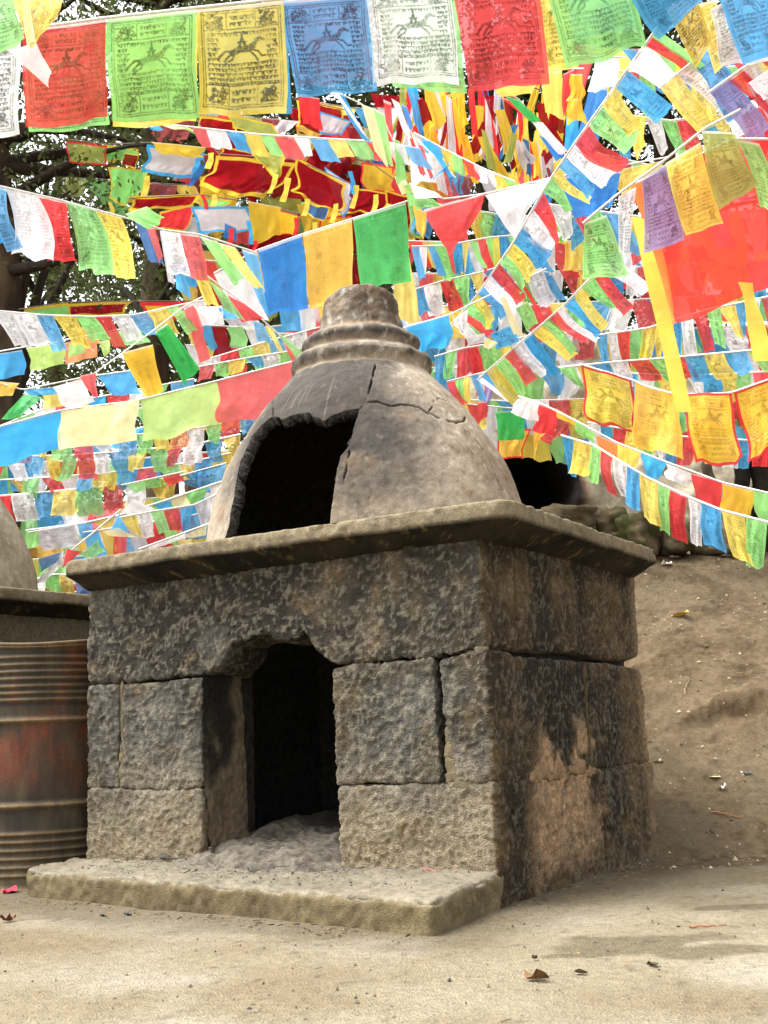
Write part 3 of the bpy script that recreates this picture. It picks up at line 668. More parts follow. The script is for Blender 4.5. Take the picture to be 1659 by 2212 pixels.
# ------------------------------------------------------------------ rusty drum
def drum():
    ctr = at(92, 1500, 5.22); x0, y0 = ctr[0], ctr[1]
    D = empty('oil_drum', (x0, y0, 0), 'rusty ribbed steel oil drum standing left of the big furnace', 'drum')
    def zpx(y): return 0.597 + (1608 - y) / F_PX * 4.93
    R0 = 0.345
    prof = []
    z = zpx(1906); top = zpx(1392)
    zs = np.linspace(z, top, 420); r = np.full(420, R0)
    def ridge(zc, w, h): 
        nonlocal r; r = r + h * np.exp(-((zs - zc) / w) ** 2)
    for y in (1790, 1806, 1823, 1840, 1857, 1873): ridge(zpx(y), 0.0085, 0.010)
    for y in (1421, 1437, 1452, 1467, 1483, 1498, 1512): ridge(zpx(y), 0.0085, 0.010)
    ridge(zpx(1556), 0.012, 0.016); ridge(zpx(1733), 0.012, 0.016); ridge(top - 0.008, 0.010, 0.014); ridge(z + 0.01, 0.010, 0.012)
    n = 200; th = np.arange(n) * 2 * np.pi / n
    TH, RR = np.meshgrid(th, r, indexing='ij'); ZZ = np.repeat(zs[None], n, 0)
    P = np.stack([x0 + RR * np.cos(TH), y0 + RR * np.sin(TH), ZZ], -1)
    dn = 0.006 * fbm(P * 5, 3, 181); P[..., 0] += dn * np.cos(TH); P[..., 1] += dn * np.sin(TH)
    # bent rim, a little wavy
    P[..., 2] += 0.010 * sstep(top - 0.05, top, ZZ) * np.sin(3 * TH + 1)
    q = P * np.array([1, 1, 0.45]); lo = fbm(q * 5, 4, 182); md = fbm(q * 16, 3, 183)
    c = mix(lin(92, 80, 56), lin(52, 44, 32), np.clip(0.5 + 0.9 * lo + 0.5 * md, 0, 1))
    px = proj(at(40, 1500, 4.9)); 
    rust = np.clip(1.1 * fbm(P * np.array([2.2, 2.2, 1.2]) + 2.0, 3, 184) + 0.15 + 0.5 * md, 0, 1) * sstep(0.35, 0.6, ZZ)
    c = mix(c, lin(168, 70, 26), np.clip(rust * 1.1, 0, 0.9))
    ridgeh = np.repeat((r - R0)[None], n, 0)
    c = mix(c, lin(150, 124, 84), np.clip(ridgeh / 0.012, 0, 1) * (0.55 + 0.3 * md))  # rib highlights put into the colour, lighter on each ridge
    c = mix(c, lin(36, 30, 24), sstep(0.0025, 0.0, ridgeh) * (np.abs(ZZ - zpx(1467)) < 0.12) * 0.6)
    c = mix(c, lin(128, 112, 82), sstep(0.2, 0.02, ZZ) * 0.5)
    child('drum_body', make_mesh('drum_body', P.reshape(-1, 3), grid_quads(n, 420, True), col=c.reshape(-1, 3)), M_DRUM, D)
    mb = MB(); t2 = np.linspace(0, 2 * np.pi, 120); ring = np.stack([x0 + (R0 + 0.006) * np.cos(t2), y0 + (R0 + 0.006) * np.sin(t2), top + 0.004 + 0.010 * np.sin(3 * t2 + 1)], 1)
    V, Q = tube(ring, 0.009, 8); mb.add(V, Q, col=lin(120, 96, 64)); child('rim', mb.mesh('rim'), M_DRUM, D)
    k = 60; t3 = np.arange(k) * 2 * np.pi / k; V = np.concatenate([np.stack([x0 + R0 * .98 * np.cos(t3), y0 + R0 * .98 * np.sin(t3), 0 * t3 + top - 0.25], 1), [[x0, y0, top - 0.25]]])
    T = np.stack([np.arange(k), (np.arange(k) + 1) % k, np.full(k, k)], 1)
    mb = MB(); mb.add(V, None, T, col=lin(40, 34, 28)); child('drum_bottom', mb.mesh('drum_bottom'), M_DRUM, D)
drum()

# ------------------------------------------------------------------ rock outcrop, mossy stones, far posts
def from_ab(a, b, z): return np.concatenate([CAM[:2] + np.asarray(a)[..., None] * FH + np.asarray(b)[..., None] * RH, np.asarray(z)[..., None]], -1)
def rock():
    nb, nz = 230, 130
    b = np.linspace(0.2, 7.5, nb); z = np.linspace(1.2, 3.9, nz); Bq, Zq = np.meshgrid(b, z, indexing='ij')
    P0 = np.stack([Bq, 0 * Bq, Zq], -1)
    aq = 9.0 + 0.35 * fbm(P0 * 0.9, 4, 191) + 0.08 * fbm(P0 * 4, 4, 192) + 0.45 * sstep(2.6, 3.9, Zq) + 0.25 * np.clip(Bq - 2.5, 0, 9) * 0.4
    # hollow, blackened by smoke
    pc = at(1140, 1020, 9.0); ac, bc = ab(pc[None]); zc = pc[2]
    d = np.sqrt(((Bq - bc) / 0.40) ** 2 + ((Zq - zc + 0.1) / 0.46) ** 2) + 0.14 * fbm(P0 * 3, 3, 193)
    aq = aq + 1.1 * sstep(1.0, 0.6, d)
    V = from_ab(aq, Bq, Zq)
    lo = fbm(P0 * 2.5, 4, 194); hi = fbm(P0 * 12, 3, 195)
    c = mix(lin(204, 192, 170), lin(156, 144, 122), np.clip(0.45 + lo + 0.6 * hi, 0, 1))
    c = mix(c, lin(96, 62, 30), sstep(1.35, 1.12, d + 0.08 * hi) * 0.8); c = mix(c, lin(26, 22, 19), sstep(1.2, 1.02, d + 0.1 * hi))
    V2 = from_ab(0 * aq + 11.6 + 0.3 * fbm(P0 * 1.1, 3, 196), Bq, Zq); n = nb * nz
    ring = np.concatenate([np.arange(nb) * nz, (nb - 1) * nz + np.arange(1, nz), np.arange(nb - 2, -1, -1) * nz + nz - 1, np.arange(nz - 2, 0, -1)]); nx = np.roll(ring, -1)
    Q = np.concatenate([grid_quads(nb, nz), grid_quads(nb, nz, off=n)[:, ::-1], np.stack([ring, ring + n, nx + n, nx], 1)])
    me = make_mesh('rock_outcrop', np.concatenate([V.reshape(-1, 3), V2.reshape(-1, 3)]), Q, col=np.tile(c.reshape(-1, 3), (2, 1)))
    return obj('rock_outcrop', me, M_ROCK, label='grey rock wall with a smoke-blackened hollow behind the furnace', cat='rock')
rock()
def boulder(name, ctr, size, seed, c0, c1, moss, label, cat, group=None, n=26, par=None):
    u = np.linspace(0, 2 * np.pi, n, endpoint=False); v = np.linspace(0.01, np.pi - 0.01, n); U, Vv = np.meshgrid(u, v, indexing='ij')
    S = np.stack([np.cos(U) * np.sin(Vv), np.sin(U) * np.sin(Vv), np.cos(Vv)], -1)
    S = S / (np.abs(S) ** 6).sum(-1, keepdims=True) ** (1 / 6)
    k = 1 + 0.36 * fbm(S * 1.4 + seed * 7.7, 2, 200) + 0.10 * fbm(S * 6 + seed, 3, 201)
    W = S * k[..., None] * np.array(size); ang = seed * 1.3; W[..., :2] = W[..., :2] @ np.array([[math.cos(ang), math.sin(ang)], [-math.sin(ang), math.cos(ang)]])
    W = W + np.asarray(ctr)
    lo = fbm(W * 6, 3, 202); hi = fbm(W * 25, 3, 203)
    c = mix(np.asarray(c0), np.asarray(c1), np.clip(0.5 + lo + hi, 0, 1))
    c = mix(c, lin(62, 66, 26), np.clip(moss * (0.5 + 2.2 * lo + 1.2 * hi), 0, 0.95))
    me = make_mesh(name, W.reshape(-1, 3), grid_quads(n, n, True), col=c.reshape(-1, 3))
    return obj(name, me, M_ROCK, None, label, cat, group)
ST = [(1215, 1108, 0.30, 0.10, 0.05, 'flat pale stone lying nearest the smoke-blackened hollow'), (1265, 1112, 0.10, 0.10, 0.1, 'upright wedge of pale stone beside the flat slab'), (1318, 1122, 0.17, 0.14, 0.5, 'rounded stone with moss, third along the bank top'),
      (1375, 1140, 0.20, 0.17, 1.0, 'dark moss-covered stone in the middle of the bank top'), (1330, 1158, 0.14, 0.08, 0.8, 'low mossy stone at the foot of the bank-top row'), (1425, 1130, 0.15, 0.13, 0.35, 'tan stone under the narrow yellow flag'),
      (1462, 1150, 0.17, 0.12, 0.4, 'broad tan stone behind the hanging green flag'), (1520, 1160, 0.16, 0.10, 0.2, 'tan stone behind the hanging red and white flags'), (1430, 1168, 0.11, 0.07, 0.5, 'small squat stone below the tan stones of the bank'), (1600, 1150, 0.2, 0.12, 0.2, 'pale stone behind the flags near the right edge')]
for k, (px, py, w, h, ms, lb) in enumerate(ST):
    d = 8.35 + 0.08 * (k % 3); p = at(px, py, d); w *= 0.72; h *= 0.9
    boulder('mossy_stone', p + np.array([0, 0, -0.05]), (w, w * 0.8, h), 3 + k, lin(126, 112, 88), lin(80, 70, 52), ms, lb, 'stone', 'stones along the top of the dirt bank')
for k, (px, w, lb) in enumerate(((1605, 0.055, 'dark weathered post behind the flags at the far right'), (1645, 0.075, 'thicker black post at the right edge, behind the red tie'), (1535, 0.04, 'thin grey post behind the small flags, left of the dark posts'))):
    p = at(px, 1085, 8.0); q = at(px - 6, 960, 8.0); V, Q = tube(np.linspace(p - [0, 0, 0.35], q, 12) + 0.01 * rng.normal(size=(12, 3)), w, 10)
    mb = MB(); mb.add(V, Q, col=mix(lin(34, 30, 26), lin(70, 60, 48), np.clip(0.3 + fbm(V * 9, 2, 210 + k), 0, 1)) if k < 2 else lin(120, 112, 98)); obj('wooden_post', mb.mesh('wooden_post'), M_BARK, None, lb, 'post', 'posts at the right edge')

# ------------------------------------------------------------------ trees
def tree(px, py, d, rad, height, lean, crown_z0, crown_r, nclump, label, seed, leafc=(lin(46, 54, 32), lin(84, 90, 54)), leaf=0.05, per=60, spread=0.34, extra=()):
    r = np.random.default_rng(seed); p = at(px, py, d); gz = ground_z(p[0], p[1])
    base = np.array([p[0], p[1], gz - 0.2])
    T = empty('pine_tree', base, label, 'tree', 'trees on the slope behind')
    k = 40; t = np.linspace(0, 1, k)[:, None]; L = CRIGHT * lean[0] + CFWD * lean[1]
    axis = base + t * np.array([0, 0, height]) + t ** 1.5 * L + 0.10 * np.c_[vn(np.c_[t * 5, t * 0, t * 0 + seed], 221), vn(np.c_[t * 5, t * 0 + 3, t * 0 + seed], 222), 0 * t]
    V, Q = tube(axis, np.linspace(rad * 1.12, rad * 0.32, k), 20)
    ctr = np.tile(axis, (20, 1)); dv = V - ctr; V = ctr + dv * (1 + 0.16 * fbm(V * np.array([9, 9, 2.5]), 3, 223))[:, None]
    c = mix(lin(112, 92, 70), lin(58, 46, 36), np.clip(0.5 + 1.4 * fbm(V * np.array([14, 14, 3]), 3, 224), 0, 1))
    child('trunk', make_mesh('trunk', V, Q, col=c), M_BARK, T)
    mbB, mbL = MB(), MB(); tips = []
    for i in range(nclump):
        h = crown_z0 + (1 - crown_z0) * r.random() ** 0.9; a0 = axis[min(k - 1, int(h * (k - 1)))]
        an = r.uniform(0, 2 * np.pi); ln = crown_r * r.uniform(0.35, 1.0) * (1.15 - 0.5 * h)
        e = a0 + np.array([math.cos(an), math.sin(an), 0]) * ln + UP * r.uniform(-0.25, 0.35) * ln
        mid = (a0 + e) / 2 + UP * r.uniform(-0.1, 0.25) * ln
        ts = np.linspace(0, 1, 9)[:, None]; pts = (1 - ts) ** 2 * a0 + 2 * ts * (1 - ts) * mid + ts ** 2 * e
        V, Q = tube(pts, 0.05 * (rad / 0.2), 5, 0.008); mbB.add(V, Q, col=lin(62, 50, 40))
        for q in (pts[4], pts[6], pts[7], pts[8]): tips.append(q)
    for (x, y, dd) in extra:
        e = at(x, y, dd); a0 = axis[int(0.4 * k)]; ts = np.linspace(0, 1, 9)[:, None]; pts = a0 + ts * (e - a0) + UP * 0.2 * np.sin(ts * 3.14); V, Q = tube(pts, 0.06, 5, 0.01); mbB.add(V, Q, col=lin(62, 50, 40))
        for q in (pts[5], pts[7], pts[8], e): tips.append(q)
    child('branch_system', mbB.mesh('branch_system'), M_BARK, T)
    tips = np.array(tips); n = len(tips) * per
    ctrp = np.repeat(tips, per, 0) + r.normal(size=(n, 3)) * np.array([spread, spread, spread * 0.62])
    u = r.normal(size=(n, 3)); u /= np.linalg.norm(u, axis=1)[:, None]; w = np.cross(u, r.normal(size=(n, 3))); w /= np.linalg.norm(w, axis=1)[:, None]
    sz = leaf * r.uniform(0.5, 1.3, n)[:, None]
    V = np.stack([ctrp - u * sz, ctrp + w * sz * 0.42, ctrp + u * sz, ctrp - w * sz * 0.42], 1).reshape(-1, 3)
    Q = np.arange(n * 4).reshape(-1, 4)
    lc = mix(leafc[0], leafc[1], np.clip(r.random(n) * 0.8 + 0.2 * np.repeat(r.random(len(tips)), per), 0, 1)); lc = np.repeat(lc, 4, 0)
    child('crown', make_mesh('crown', V, Q, col=lc, smooth=False), M_LEAF, T)
tree(18, 500, 8.9, 0.24, 6.5, (-0.25, 0.0), 0.62, 2.4, 26, 'rough-barked tree with its trunk at the left edge behind the flags', 301, leaf=0.034, per=60, spread=0.26, extra=((120, 330, 9.6), (190, 330, 9.8), (240, 420, 10), (110, 620, 9.8), (160, 640, 10)))
tree(335, 600, 11.6, 0.19, 7.5, (0.1, 0.0), 0.46, 2.2, 26, 'tree with a brown trunk standing behind the second string of flags from the left', 302, per=80, leaf=0.036, extra=((230, 620, 12), (420, 600, 12), (150, 700, 12), (200, 780, 11.5), (60, 790, 11.5)))
tree(690, 420, 13.2, 0.2, 8.0, (0, 0.2), 0.22, 2.7, 60, 'dense dark tree behind the blue and yellow sheets in the middle', 303, per=105)
tree(1060, 300, 13.5, 0.22, 8.5, (0, 0), 0.2, 2.6, 60, 'dark tree behind the mass of hanging scarves', 304, per=105)
tree(1420, 300, 14.0, 0.2, 8.5, (0.2, 0), 0.2, 2.8, 60, 'dark tree behind the diagonal strings of flags at the right', 305, per=105)
tree(450, 420, 14.6, 0.2, 8.0, (0, 0), 0.25, 2.4, 44, 'tree half hidden behind the dark red bordered flags', 306, per=105)
tree(120, 700, 16.5, 0.16, 7.0, (0, 0), 0.2, 2.4, 34, 'distant tree showing between the left-hand flag strings', 307, per=110)

# ------------------------------------------------------------------ prayer flags
CW = {'B': lin(72, 168, 226), 'W': lin(246, 243, 246), 'R': lin(232, 62, 66), 'G': lin(152, 224, 128), 'Y': lin(249, 222, 98), 'O': lin(252, 156, 84), 'D': lin(44, 188, 84), 'P': lin(148, 136, 190),
      'L': lin(200, 236, 126), 'C': lin(251, 238, 182), 'S': lin(46, 180, 248), 'K': lin(150, 24, 32), 'E': lin(208, 204, 210), 'M': lin(222, 188, 66), 'N': lin(60, 114, 176), 'A': lin(251, 200, 62), 'V': lin(168, 176, 92), 'U': lin(42, 136, 220), 'X': lin(240, 62, 44)}

def stroke(img, pts, w, ink=1.0):
    H, W_ = img.shape
    for (x0, y0), (x1, y1) in zip(pts[:-1], pts[1:]):
        xa, xb, ya, yb = min(x0, x1) - w, max(x0, x1) + w, min(y0, y1) - w, max(y0, y1) + w
        i0, i1, j0, j1 = max(0, int(ya * W_)), min(H, int(yb * W_) + 2), max(0, int(xa * W_)), min(W_, int(xb * W_) + 2)
        if i1 <= i0 or j1 <= j0: continue
        X = ((np.arange(j0, j1) + 0.5) / W_)[None]; Yv = ((np.arange(i0, i1) + 0.5) / W_)[:, None]; dx, dy = x1 - x0, y1 - y0; t = np.clip(((X - x0) * dx + (Yv - y0) * dy) / (dx * dx + dy * dy + 1e-9), 0, 1)
        d = np.hypot(X - x0 - t * dx, Yv - y0 - t * dy); img[i0:i1, j0:j1] = np.maximum(img[i0:i1, j0:j1], ink * np.clip((w - d) * W_ + 0.5, 0, 1))

def syllables(img, x0, x1, y, h, r, w):
    x = x0
    while x < x1 - h * 0.4:
        sw = h * r.uniform(0.5, 1.0)
        stroke(img, [(x, y), (x + sw, y)], w)
        for _ in range(r.integers(1, 4)):
            sx = x + sw * r.random(); ex = sx + h * r.uniform(-0.35, 0.35); stroke(img, [(sx, y), (sx, y + h * r.uniform(0.3, 0.6)), (ex, y + h * r.uniform(0.5, 1.0))], w)
        if r.random() < 0.35: stroke(img, [(x + sw * 0.3, y - h * 0.35), (x + sw * 0.7, y - h * 0.2)], w)
        x += sw + h * r.uniform(0.12, 0.4)

def creature(img, cx, cy, s, r):
    for _ in range(26):
        a = r.uniform(0, 6.28, 3).cumsum() * 0.4 + r.uniform(0, 6.28); q = [(cx + s * r.uniform(-0.8, 0.8), cy + s * r.uniform(-0.7, 0.7))]
        for k in range(3): q.append((q[-1][0] + s * 0.3 * math.cos(a[k]), q[-1][1] + s * 0.3 * math.sin(a[k])))
        stroke(img, q, 0.006, 0.85)
    stroke(img, [(cx - s * 0.8, cy + s * 0.6), (cx - s * 0.3, cy), (cx + s * 0.3, cy + s * 0.1), (cx + s * 0.75, cy - s * 0.5)], 0.016, 0.8)
    stroke(img, [(cx - s * 0.5, cy + s * 0.7), (cx + s * 0.6, cy + s * 0.7)], 0.010, 0.8)

def horse_print(seed):
    r = np.random.default_rng(seed); W_, asp = 260, 1.2; img = np.zeros((int(W_ * asp), W_))
    def rect(x0, y0, x1, y1, w): stroke(img, [(x0, y0), (x1, y0), (x1, y1), (x0, y1), (x0, y0)], w)
    rect(0.05, 0.06, 0.95, 1.13, 0.005); rect(0.075, 0.085, 0.925, 1.105, 0.004)
    for y in (0.27, 0.89): stroke(img, [(0.075, y), (0.925, y)], 0.005)
    for x in (0.33, 0.66):
        stroke(img, [(x, 0.085), (x, 0.27)], 0.004); stroke(img, [(x, 0.89), (x, 1.105)], 0.004)
    for cx, cy in ((0.2, 0.18), (0.79, 0.18), (0.2, 1.0), (0.79, 1.0)): creature(img, cx, cy, 0.10, r)
    for y in (0.13, 0.20): syllables(img, 0.37, 0.63, y, 0.04, r, 0.005)
    for y in (0.95, 1.03): syllables(img, 0.36, 0.64, y, 0.04, r, 0.005)
    for y in (0.31,): syllables(img, 0.12, 0.9, y, 0.035, r, 0.005)
    for y in np.arange(0.37, 0.60, 0.056): syllables(img, 0.11, 0.26 - 0.05 * r.random(), y, 0.035, r, 0.005); syllables(img, 0.78, 0.9, y, 0.035, r, 0.005)
    for y in np.arange(0.655, 0.87, 0.053): syllables(img, 0.11, 0.9, y, 0.033, r, 0.005)
    # wind horse
    B = [(0.38, 0.53), (0.46, 0.50), (0.56, 0.50), (0.62, 0.47)]
    stroke(img, B, 0.036, 0.72); stroke(img, [(0.62, 0.47), (0.66, 0.41), (0.70, 0.39)], 0.024, 0.75); stroke(img, [(0.70, 0.39), (0.75, 0.415)], 0.016, 0.8)
    stroke(img, [(0.61, 0.51), (0.68, 0.53), (0.72, 0.59), (0.76, 0.59)], 0.010, 0.9); stroke(img, [(0.59, 0.53), (0.64, 0.58), (0.67, 0.63)], 0.010, 0.9)
    stroke(img, [(0.38, 0.53), (0.33, 0.57), (0.29, 0.62)], 0.012, 0.9); stroke(img, [(0.40, 0.55), (0.38, 0.60), (0.32, 0.63), (0.29, 0.66)], 0.010, 0.9)
    stroke(img, [(0.37, 0.51), (0.31, 0.51), (0.25, 0.56), (0.22, 0.60)], 0.014, 0.85)
    stroke(img, [(0.47, 0.46), (0.50, 0.38), (0.53, 0.46)], 0.016, 0.85); stroke(img, [(0.50, 0.40), (0.50, 0.33)], 0.012, 0.9); stroke(img, [(0.45, 0.42), (0.55, 0.42)], 0.008, 0.9)
    n = vn(np.stack(np.meshgrid(np.arange(img.shape[0]) / 3.0, np.arange(W_) / 3.0, indexing='ij') + [np.zeros(img.shape)], -1), seed)
    return img * np.clip(0.8 + 0.55 * n, 0.15, 1)

def sheet_print(seed):
    r = np.random.default_rng(seed); W_ = 260; img = np.zeros((int(W_ * 1.4), W_))
    stroke(img, [(0.04, 0.05), (0.96, 0.05), (0.96, 1.35), (0.04, 1.35), (0.04, 0.05)], 0.006)
    for y in np.arange(0.16, 1.32, 0.036): syllables(img, 0.07, 0.93, y, 0.020, r, 0.0045)
    for cx, cy in ((0.7, 0.5), (0.25, 0.75), (0.55, 0.9), (0.75, 1.15)): creature(img, cx, cy, 0.06, r)
    syllables(img, 0.2, 0.8, 0.08, 0.06, r, 0.008)
    return img * 0.75
PRINT = {'horse': [horse_print(401), horse_print(402), horse_print(403)], 'sheet': [sheet_print(411)]}
def area_sample(img, nu, nv, flip=False):
    if flip: img = img[:, ::-1]
    H, W_ = img.shape; S = np.zeros((H + 1, W_ + 1)); S[1:, 1:] = img.cumsum(0).cumsum(1)
    eu = np.clip((np.arange(nu + 1) - 0.5) / (nu - 1), 0, 1) * W_; ev = np.clip((np.arange(nv + 1) - 0.5) / (nv - 1), 0, 1) * H
    def Sb(y, x):
        y0 = np.floor(y).astype(int); x0 = np.floor(x).astype(int); y1 = np.minimum(y0 + 1, H); x1 = np.minimum(x0 + 1, W_); fy = (y - y0)[:, None]; fx = (x - x0)[None]
        return S[np.ix_(y0, x0)] * (1 - fy) * (1 - fx) + S[np.ix_(y1, x0)] * fy * (1 - fx) + S[np.ix_(y0, x1)] * (1 - fy) * fx + S[np.ix_(y1, x1)] * fy * fx
    I = Sb(ev, eu); A_ = np.outer(np.diff(ev), np.diff(eu)); return (np.diff(np.diff(I, axis=0), axis=1) / np.maximum(A_, 1e-6)).T

fr = np.random.default_rng(99); FLAGS = [0]
INK = lin(40, 42, 40)
def flag(par, TL, TR, BR, BL, k, pr='horse', border=None, rip=1.0, mat=None, name='flag', hem=True, res=1.0, curl=0.0, bulge=None, bw=0.055, ink=1.0, des=None):
    TL, TR, BR, BL = [np.asarray(p, float) for p in (TL, TR, BR, BL)]
    q = proj(np.stack([TL, TR, BR, BL])); pw = max(np.hypot(*(q[1] - q[0])[:2]), np.hypot(*(q[2] - q[3])[:2])); ph = max(np.hypot(*(q[3] - q[0])[:2]), np.hypot(*(q[2] - q[1])[:2]))
    f = 0.60 * res if (pr or border) else 0.28 * res
    nu = int(np.clip(pw * f, 8, 132)); nv = int(np.clip(ph * f, 10, 160))
    u = np.linspace(0, 1, nu)[:, None, None]; v = np.linspace(0, 1, nv)[None, :, None]
    P = (1 - v) * ((1 - u) * TL + u * TR) + v * ((1 - u) * BL + u * BR)
    w = np.linalg.norm(TR - TL); h = np.linalg.norm(BL - TL)
    n = np.cross(TR - TL, BL - TL); n /= np.linalg.norm(n) + 1e-9
    if n @ CFWD > 0: n = -n
    uu, vv = u[..., 0], v[..., 0]
    ph1, ph2 = fr.uniform(0, 6.28, 2); fu = fr.uniform(0.8, 1.8); sd = float(fr.uniform(0, 90))
    rr = np.sin(2 * np.pi * fu * uu + ph1 + 1.8 * vv) * 0.06 + 0.02 * np.sin(2 * np.pi * 2.6 * uu + ph2 - 1.2 * vv)
    g = np.stack([uu * 3.0 + 0 * vv + sd, vv * 1.6 + 0 * uu, 0 * uu + 0 * vv], -1)
    rr = rr + 0.12 * fbm(g, 3, 231)
    bl = fr.uniform(-0.10, 0.10) if bulge is None else bulge
    off = min(w, h) * rip * 1.5 * (rr * (0.15 + 0.85 * vv)) + h * bl * np.sin(np.pi * vv) + h * curl * vv ** 2
    P = P + n * off[..., None]
    ip = 0.05 * h * rip * vn(np.stack([uu * 3 + sd, 0 * uu + 7, 0 * uu], -1), 232) * vv ** 2
    P = P + (BL - TL)[None, None] / (h + 1e-9) * ip[..., None]
    sx = 0.11 * w * rip * vn(np.stack([0 * vv + 3, vv * 2.2 + sd, 0 * vv], -1), 233) * vv
    P = P + (TR - TL)[None, None] / (w + 1e-9) * (sx + 0 * uu)[..., None]
    pw_ = {LEFT: 0.09, RIGHT: 0.04, NEAR: 0.05, FAR: 0.06}.get(par.get('group'), 0.0) * fr.uniform(0.2, 1.8); base = (CW[k] * (1 - pw_) + pw_ * np.array([0.9, 0.89, 0.88])) * (1 + fr.uniform(-0.08, 0.06)); c = np.broadcast_to(base, P.shape).copy()
    c = c * (1 + 0.10 * fbm(g * 1.3 + 4, 3, 234))[..., None]
    if border:
        m_ = np.maximum.reduce([(uu < bw) + 0 * vv, (uu > 1 - bw) + 0 * vv, (vv > 1 - bw * w / h) + 0 * uu, (vv < bw * w / h) + 0 * uu]); c = mix(c, CW[border], m_ * 1.0)
    if pr and pw > 20:
        im = PRINT[pr][(FLAGS[0] if des is None else des) % len(PRINT[pr])]; sh = int(fr.uniform(-9, 9)); sv = int(fr.uniform(-9, 9)); im = np.roll(np.roll(im, sh, 1), sv, 0); I = area_sample(im, nu, nv, flip=fr.random() < 0.4)
        st = (0.95 if pr == 'horse' else 0.55) * fr.uniform(0.6, 1.05) * ink; st = st * np.clip(0.8 + 0.7 * fbm(g * 2.1 + 9, 3, 235), 0.2, 1.15)
        c = mix(c, c * 0.14 + INK * 0.2, np.clip(I * st * 1.3, 0, 0.95))
    if hem and not border: c = mix(c, lin(240, 238, 236), (vv < 0.035) * 0.55 + 0 * uu)
    FLAGS[0] += 1
    me = make_mesh(name, P.reshape(-1, 3), grid_quads(nu, nv), col=np.clip(c, 0, 0.95).reshape(-1, 3))
    return child(name, me, mat or M_CLOTH, par)

def cord_part(par, pts, r=0.004, mat=None, name='cord'):
    V, Q = tube(pts, r, 6); mb = MB(); mb.add(V, Q); return child(name, mb.mesh(name), mat or M_CORD, par)
def ribbon(par, pts, w, k, name='tie', side=None, mat=None):
    pts = np.asarray(pts); s_ = CRIGHT if side is None else side; m_ = 14
    tt = np.linspace(0, 1, len(pts)); t2 = np.linspace(0, 1, m_); Pm = np.stack([np.interp(t2, tt, pts[:, j]) for j in range(3)], 1)
    tw = 0.8 * np.sin(t2 * 5 + fr.uniform(0, 6))[:, None]; sv = s_ * np.cos(tw * 0.7) + CFWD * np.sin(tw * 0.7)
    V = np.stack([Pm - sv * w / 2, Pm + sv * w / 2], 0).reshape(-1, 3)
    me = make_mesh(name, V, grid_quads(2, m_), col=np.broadcast_to(CW[k], (len(V), 3))); return child(name, me, mat or M_SOLID, par)

def polyline3(pts, d):
    n = len(pts); ds = np.interp(np.linspace(0, 1, n), np.linspace(0, 1, len(d)), d); return np.array([at(x, y, q) for (x, y), q in zip(pts, ds)])
def resample(P, n):
    s = np.concatenate([[0], np.cumsum(np.linalg.norm(np.diff(P, axis=0), axis=1))]); t = np.linspace(0, s[-1], n); return np.stack([np.interp(t, s, P[:, j]) for j in range(3)], 1), s[-1]

